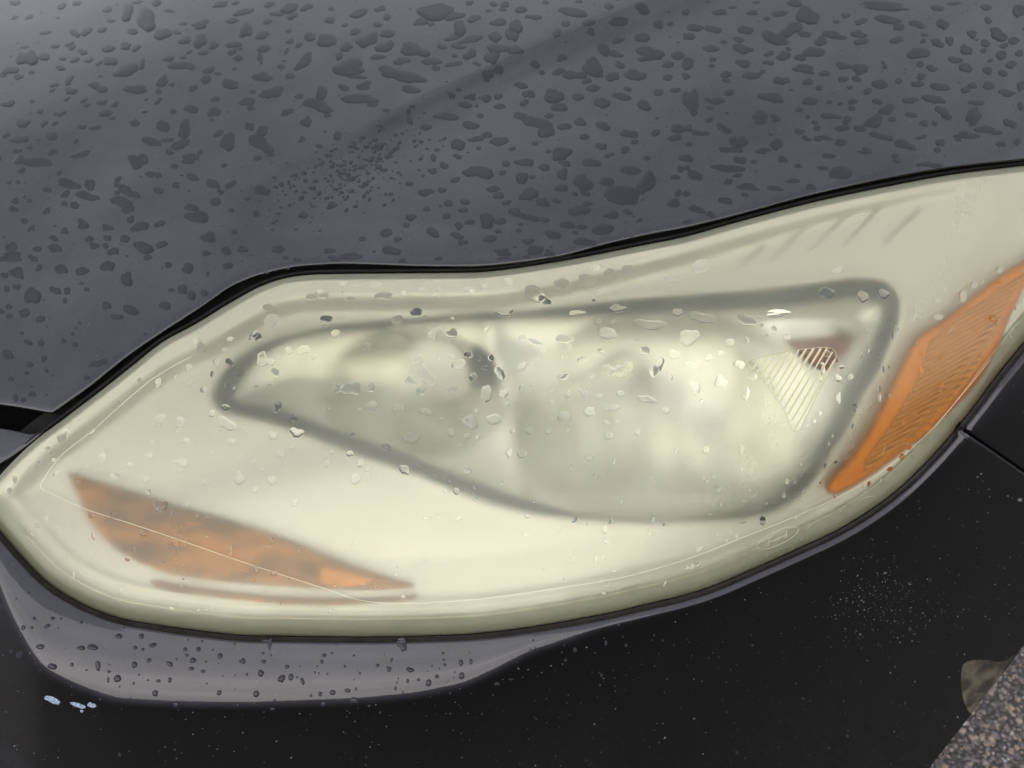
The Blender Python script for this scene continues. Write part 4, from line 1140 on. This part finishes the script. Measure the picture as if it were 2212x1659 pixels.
# two reflector bowls behind the ring
HB, LB = np.array([900., 850.]), np.array([1440., 905.])
def refl_D(P):
    d = dist(P, RI)
    base = 0.041 + 0.020 * (1 - np.exp(-d / 60.0))
    hb = np.hypot((P[:, 0] - HB[0]) / 210, (P[:, 1] - HB[1]) / 135)
    lb = np.hypot((P[:, 0] - LB[0]) / 330, (P[:, 1] - LB[1]) / 235)
    base = base + 0.018 * np.maximum(0, 1 - hb ** 2) + 0.022 * np.maximum(0, 1 - lb ** 2)
    # web between the bowls and vertical facets
    web = np.exp(-((P[:, 0] - 1085 - (P[:, 1] - 850) * .18) / 26.0) ** 2)
    base = base - 0.005 * web
    base = base + 0.0004 * np.sin(P[:, 0] / 13.0) * np.clip(1 - np.minimum(hb, lb) * .7, 0, 1)
    return base
V, T, _ = sheet(RI, refl_D, 8, skirt=0.03)
obj('reflector', mesh_from('reflector', V, T, MIRROR), lamp)
LIT_MIRROR = pmat('lit_aluminium', (0.76, 0.76, 0.75), rough=0.34, metallic=.8)  # brighter copy of the reflector metal: highlights painted as facets
SHADED_MIRROR = pmat('shaded_reflector', (0.41, 0.42, 0.375), rough=0.35, metallic=.7, noise=(25, .25))  # darker copy of the reflector metal: dim reflections put into its colour
def facet(outline, lift, tilt, m, name, step=7, **props):
    """a mirror facet pressed proud of the bowl and tilted: (du, dv) in metres per 100 px"""
    o_ = np.asarray(outline, float)
    c = o_.mean(0)
    fn = lambda P: refl_D(P) - lift - ((P[:, 0] - c[0]) * tilt[0] + (P[:, 1] - c[1]) * tilt[1]) / 100
    V, T, _ = sheet(o_, fn, step, skirt=0.012)
    return obj(name, mesh_from(name, V, T, m), lamp, **props)
low_bowl = spline([(1135,905),(1200,868),(1290,880),(1370,905),(1440,905),(1520,935),(1580,900),(1600,820),(1600,770),(1640,800),(1672,850),(1705,915),(1722,960),(1700,1015),(1655,1062),(1590,1090),(1500,1103),(1400,1107),(1300,1102),(1215,1085),(1150,1040),(1120,970)], 8)
facet(low_bowl, 0.004, (0, -.004), SHADED_MIRROR, 'low_beam_bowl', 9)
hi_bowl = spline([(560,835),(600,775),(700,735),(860,722),(905,760),(880,820),(800,860),(700,872),(600,868)], 8)
facet(hi_bowl, 0.003, (0, -.003), SHADED_MIRROR, 'high_beam_bowl', 9)
facet(spline([(905,860),(980,880),(1020,925),(1000,985),(930,985),(860,945),(850,900)], 8), 0.003, (0, -.004), SHADED_MIRROR, 'high_beam_bowl')
for ol, tl_ in (([(885,745),(950,735),(1000,770),(1010,850),(960,862),(915,835),(880,800)], (0.001, .010)), ([(1072,738),(1130,745),(1165,765),(1120,790),(1085,822)], (0, .012)),
               ([(1255,862),(1280,822),(1345,808),(1362,838),(1340,875),(1285,880)], (0, .014)), ([(1418,880),(1415,835),(1450,815),(1480,842),(1470,890),(1440,905)], (0, .012)),
               ([(1505,895),(1535,885),(1552,925),(1530,965),(1508,945)], (0, .012)), ([(1640,700),(1780,692),(1842,704),(1800,722),(1690,730)], (0, .01))):
    facet(spline(ol, 6), 0.009, tl_, LIT_MIRROR if tl_[0] != 0.001 else SILVER, 'highlight_facet')
facet(spline([(1130,868),(1210,838),(1290,805),(1360,770),(1385,790),(1345,815),(1270,838),(1190,880),(1140,895)], 6), 0.007, (0, -.006), SHADED_MIRROR, 'reflector_rib')

def solid(outline, D0_, D1_, m, name, bev=3.0, **props):
    """a block with a bevelled face, outline traced, from depth D1 (back) to D0 (front)"""
    o_ = np.asarray(outline, float)
    if np.sum(o_[:, 0] * np.roll(o_[:, 1], -1) - np.roll(o_[:, 0], -1) * o_[:, 1]) > 0:
        o_ = o_[::-1]
    n_ = len(o_)
    c = o_.mean(0)
    f = offset(o_, -bev)
    A, B, C = place(f, D0_), place(o_, D0_ + .0015), place(o_, D1_)
    Vv = np.concatenate([A, B, C, place(c[None], D0_ - .0005)])
    i = np.arange(n_)
    j = (i + 1) % n_
    T_ = np.concatenate([np.stack([np.full(n_, 3 * n_), i, j], 1)] + [np.concatenate([np.stack([a + i, b + i, b + j], 1), np.stack([a + i, b + j, a + j], 1)]) for a, b in ((0, n_), (n_, 2 * n_))])
    return obj(name, mesh_from(name, Vv, T_, m), lamp, **props)
ell = lambda cx, cy_, rx, ry, n_=24: np.stack([cx + rx * np.cos(np.linspace(0, 2 * np.pi, n_, endpoint=False)), cy_ + ry * np.sin(np.linspace(0, 2 * np.pi, n_, endpoint=False))], 1)
solid(spline([(1022,745),(1050,738),(1066,752),(1072,800),(1066,838),(1040,842),(1026,820)], 6), 0.052, 0.095, GUNMETAL, 'bulb_shade')
solid(ell(1392, 835, 24, 46), 0.060, 0.11, SHADE, 'bulb_shade')
solid(spline([(1705,738),(1740,722),(1800,718),(1838,728),(1842,752),(1815,782),(1775,800),(1735,770)], 6), 0.050, 0.08, DULLRED, 'marker_reflection', label='dull red reflection of the side marker in the lamp corner')  # reddish reflection of the amber marker, modelled as a coloured block
solid(spline([(1690,690),(1780,682),(1850,690),(1868,715),(1860,740),(1838,722),(1790,708),(1700,716)], 6), 0.044, 0.075, SILVER, 'reflector_wing')

def raised(outline, lift, m, name, step=8, parent=lamp, fn=None, **props):
    base = bez_D
    def Df(P):
        d = dist(P, outline)
        q = np.clip(d / 12.0, 0, 1)
        return base(P) - lift * np.sqrt(1 - (1 - q) ** 2) - 0.0006 + (fn(P) if fn else 0)
    V, T, _ = sheet(outline, Df, step, rings=(2, 5), skirt=0.016)
    return obj(name, mesh_from(name, V, T, m), parent, **props)
raised(TS, 0.0075, AMBER, 'turn_signal', 4, fn=lambda P: 0.0005 * np.sin((P[:, 1] - .22 * P[:, 0]) * .55), label='amber turn signal lens low at the left end')
raised(TS2, 0.005, AMBER, 'amber_strip', 6, label='thin amber strip under the turn signal')
raised(spline([(692,1222),(770,1234),(806,1246),(800,1262),(694,1260)], 6), 0.0095, AMBER_BRIGHT, 'amber_window', 5, label='bright orange end of the turn signal')
raised(SM, 0.012, AMBER_EDGE, 'side_marker', label='orange side marker lens at the right end')
smi = spline([(2290,540),(2212,590),(2110,655),(2035,712),(2003,745),(1985,800),(1950,870),(1905,940),(1865,1000),(1868,1018),(1905,990),(1985,928),(2042,873),(2098,808),(2146,722),(2178,655),(2212,605),(2270,560)], 7)
raised(smi, 0.0015, AMBER_RIB, 'reflex_panel', 2.4, fn=lambda P: -0.0122 + 0.0008 * np.sin((P[:, 0] * .55 + P[:, 1] * 1.0) * .62) , label='ribbed amber reflex panel in the side marker')

for k, (p, q) in enumerate([((1668,562),(1742,488)), ((1752,540),(1832,462)), ((1822,532),(1900,448)), ((1908,526),(1985,455)), ((1590,585),(1650,530))]):
    ln = densify([p, q], 6, False)
    tube(ln, bez_D(ln), np.linspace(.0005, .0014, len(ln)), HOUSING, 'bezel_fin', lamp, sides=5, lift=.0005)
for dd, u0, u1, rr in ((41, 60, 2200, .00018),):
    o_ = offset(LENS, -dd)
    m = (LN[:, 1] > .12) & (o_[:, 0] > u0) & (o_[:, 0] < u1)
    ln = o_[m]
    ln = ln[np.argsort(ln[:, 0])]
    tube(ln, lens_D(ln) + 0.0034, rr, RIDGE, 'rim_ridge', lamp, sides=5)
# dark tub behind everything
tub = offset(LENS, -4)
def tub_D(P):
    d = dist(P, tub)
    return 0.0115 + 0.010 * (1 - np.exp(-d / 15.0)) + 0.11 * (1 - np.exp(-np.maximum(0, d - 48) / 30.0))
V, T, _ = sheet(tub, tub_D, 14, rings=(2, 5, 10, 18))
obj('housing', mesh_from('housing', V, T, HOUSING), lamp)

# ------------------------------------------------------------------ water
ONES = 'zero one two three four five six seven eight nine ten eleven twelve thirteen fourteen fifteen sixteen seventeen eighteen nineteen'.split()
TENS = 'x x twenty thirty forty fifty sixty seventy eighty ninety hundred'.split()
def words(n):
    n = int(round(max(0, min(100, n))))
    return ONES[n] if n < 20 else TENS[n // 10] + ('-' + ONES[n % 10] if n % 10 else '')
def region(u, v):
    return 'near the left edge' if u < 620 else ('in the middle' if u < 1500 else 'towards the right wing')
things = []
for k, (u, v, a, b, g) in enumerate(HOOD_DROPS):
    things.append(('hood', u, v, a, b, g, blob(u, v, a, b, g, .6, k, n=36), hood_D))
for k, (u, v, a, b, g) in enumerate(STRIP_DROPS):
    things.append(('bumper', u, v, a, b, g, blob(u, v, a, b, g, .5, 5000 + k, n=22), bumper_D))
for ol, k in lens_blobs:
    u, v, a, b, g = LENS_DROPS[k]
    things.append(('lens', u, v, a, b, g, ol, lens_D))
hood_occ = [(t[1], t[2], max(t[3], t[4]) / 2) for t in things if t[0] == 'hood']
things = [t for t in things if t[0] != 'hood' or (not inside(np.array([[t[1], t[2]]]), LENS)[0] and dist(np.array([[t[1], t[2]]]), HOOD_CURVE, False)[0] > t[4] * .5 + 2)]
things = [t for t in things if t[0] != 'lens' or inside(np.array([[t[1], t[2]]]), LENS)[0]]
things.sort(key=lambda t: -t[3] * t[4])
stuffV, stuffF, stuffM = [], [], []
base_n = 0
def add_stuff(V, Fc, mi):
    global base_n
    stuffV.append(V)
    stuffF.append(Fc + base_n)
    stuffM.append(np.full(len(Fc), mi))
    base_n += len(V)
WHERE = {'hood': 'on the black bonnet', 'bumper': 'on the bumper ledge', 'lens': 'on the headlight cover'}
GROUP = {'hood': 'raindrops lying on the bonnet', 'bumper': 'raindrops on the bumper ledge', 'lens': 'raindrops on the headlight cover'}
SURF = {'hood': hood_D, 'bumper': bumper_D, 'lens': lens_D}
def bead(s_, ol, m_):
    if s_ == 'lens':
        return dome(ol, None, np.clip(m_ * U * .17, .0001, .0014), 3.0, skew=.4)
    if s_ == 'hood':
        return dome(ol, None, np.clip(m_ * U * .055, .00005, .0006), 3.2, skew=.45)
    return dome(ol, None, np.clip(m_ * U * .25, .0001, .0014), 2.4, skew=.3)
built = {}
for key in SURF:
    idx = [k for k, t in enumerate(things) if t[0] == key]
    for k, r in zip(idx, stand([bead(key, things[k][6], min(things[k][3], things[k][4])) for k in idx], SURF[key])):
        built[k] = r
seen_labels = set()
for k, (s_, u, v, a, b, g, ol, fn) in enumerate(things):
    V, Fc = built[k]
    mt = WATER if s_ == 'lens' else WATER_DARK
    if k < 300:
        r = a / max(b, 1e-6)
        big = 'large' if a * b > 1100 else ('middle-sized' if a * b > 500 else 'small')
        shp = 'round' if max(r, 1 / r) < 1.3 else ('wide' if r > 1 else 'tall')
        c = V.mean(0)
        me = mesh_from('raindrop', V - c, Fc, mt)
        o = obj('raindrop', me, None, category='raindrop', group=GROUP[s_])
        o.location = c
        o['label'] = f'{shp} raindrop {WHERE[s_]} {words(u / 22.12)} percent across, {words(v / 16.59)} percent down'
        if o['label'] in seen_labels:
            o['label'] = 'smaller ' + o['label']
        seen_labels.add(o['label'])
    else:
        add_stuff(V, Fc, 0 if mt is WATER else 1)
# fine spatter nobody could count
def spatter(n_, draw, ok, ratio, key, hgt, rag, m, seed, occ=None):
    pts = draw(n_)
    keep_ = inside(pts, ok)
    items = []
    for k in np.nonzero(keep_)[0]:
        u, v = pts[k]
        z = math.exp(rng.normal(ratio[2], .42))
        if occ is not None and not clear_of(u, v, z, occ, 1):
            continue
        ol = blob(u, v, z * ratio[0], z * ratio[1], rng.uniform(*ratio[3]), rag, seed + int(k), 1, m)
        items.append(dome(ol, None, z * U * hgt, 2.2, closed=False))
    for V, Fc in stand(items, SURF[key]):
        add_stuff(V, Fc, 0 if key == 'lens' else 1)
uni = lambda x0, x1, y0, y1: (lambda n_: np.stack([rng.uniform(x0, x1, n_), rng.uniform(y0, y1, n_)], 1))
spatter(900, uni(-30, 2240, -30, 920), hood_poly, (2.1, 1.25, .75, (-25, 10)), 'hood', .22, .4, 8, 20000, hood_occ)
def band(n_):
    t = rng.normal(0, 1, n_)
    return np.stack([765 + t * 95, 365 - t * 32 + rng.normal(0, 40, n_)], 1)
spatter(330, band, hood_poly, (2.2, 1.5, 1.15, (-60, 30)), 'hood', .35, .5, 12, 24000, hood_occ)
spatter(170, uni(-20, 2230, -10, 900), hood_poly, (2.2, 1.4, 2.0, (-20, 10)), 'hood', .10, .5, 20, 27000, hood_occ)
spatter(260, uni(-20, 2240, 1100, 1690), bump_poly, (1.6, 2.0, .55, (-10, 30)), 'bumper', .35, .4, 8, 30000)
spatter(620, uni(0, 2220, 380, 1370), lens_in, (1.5, 2.2, .6, (0, 60)), 'lens', .3, .4, 8, 40000, occupied)
obj('raindrop_spatter', mesh_from('raindrop_spatter', np.concatenate(stuffV), np.concatenate(stuffF), [WATER, WATER_DARK], True, np.concatenate(stuffM)),
    None, kind='stuff', label='fine spatter of small water beads all over bonnet and lamp', category='raindrops')

# ------------------------------------------------------------------ wear and a painted reflection on the bumper
SCUFF = pmat('white_scuff', (0.20, 0.25, 0.36), rough=.7, noise=(900, .8))
def patch(outline, m, name, lift=0.00015, step=3, **props):
    V, T, _ = sheet(outline, lambda P: bumper_D(P) - lift, step)
    return obj(name, mesh_from(name, V, T, m), car, **props)
for k, (u, v, a, b, g) in enumerate([(117, 1514, 44, 15, 16), (163, 1521, 44, 14, 10), (199, 1524, 20, 14, 0), (177, 1536, 8, 6, 0)]):
    patch(blob(u, v, a, b, g, 1.6, 700 + k, 2, 40), SCUFF, 'paint_scuff', label='bluish white scuff on the bumper')
TAN_REFLECTION = pmat('tan_reflection_film', (0.19, 0.165, 0.125), rough=.7, noise=(40, .1), spec=.1)  # tan reflection at the bumper corner, painted as a thin film
n_ = TAN_REFLECTION.node_tree
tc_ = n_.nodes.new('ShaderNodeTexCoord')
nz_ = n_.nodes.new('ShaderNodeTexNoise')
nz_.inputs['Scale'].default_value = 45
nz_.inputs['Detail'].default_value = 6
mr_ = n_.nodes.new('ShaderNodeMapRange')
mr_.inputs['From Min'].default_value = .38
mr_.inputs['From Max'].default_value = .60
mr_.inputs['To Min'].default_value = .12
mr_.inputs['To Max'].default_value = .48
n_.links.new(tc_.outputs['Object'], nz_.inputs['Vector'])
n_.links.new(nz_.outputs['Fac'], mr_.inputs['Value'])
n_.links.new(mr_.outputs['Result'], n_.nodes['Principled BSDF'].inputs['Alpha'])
patch(spline([(2082, 1434), (2100, 1427), (2136, 1426), (2160, 1430), (2178, 1424), (2192, 1416), (2170, 1447), (2140, 1490), (2112, 1530), (2098, 1541), (2084, 1520), (2076, 1470)], 6), TAN_REFLECTION, 'tan_reflection', label='tan reflection painted on the bumper corner')
SPECK = pmat('pale_grit', (0.085, 0.09, 0.10), rough=.8)
its = []
sp_pts = np.concatenate([np.stack([rng.uniform(0, 2200, 420), rng.uniform(1230, 1655, 420)], 1), np.stack([rng.normal(1905, 60, 240), rng.normal(1300, 48, 240)], 1), np.stack([rng.uniform(1850, 2212, 90), rng.uniform(1020, 1350, 90)], 1)])
ins = inside(sp_pts, bump_poly) & (dist(sp_pts, low_edge, False) > 30)
for k in np.nonzero(ins)[0]:
    z = math.exp(rng.normal(.0, .45))
    its.append(dome(blob(*sp_pts[k], z * rng.uniform(1, 2.4), z * 1.2, rng.uniform(-70, 20), .8, 60000 + int(k), 1, 6), None, z * U * .3, 2.0))
vv, ff, n0 = [], [], 0
for V, Fc in stand(its, bumper_D):
    vv.append(V)
    ff.append(Fc + n0)
    n0 += len(V)
obj('grit', mesh_from('grit', np.concatenate(vv), np.concatenate(ff), SPECK, False), car, kind='stuff', label='pale grit specks on the dark bumper')
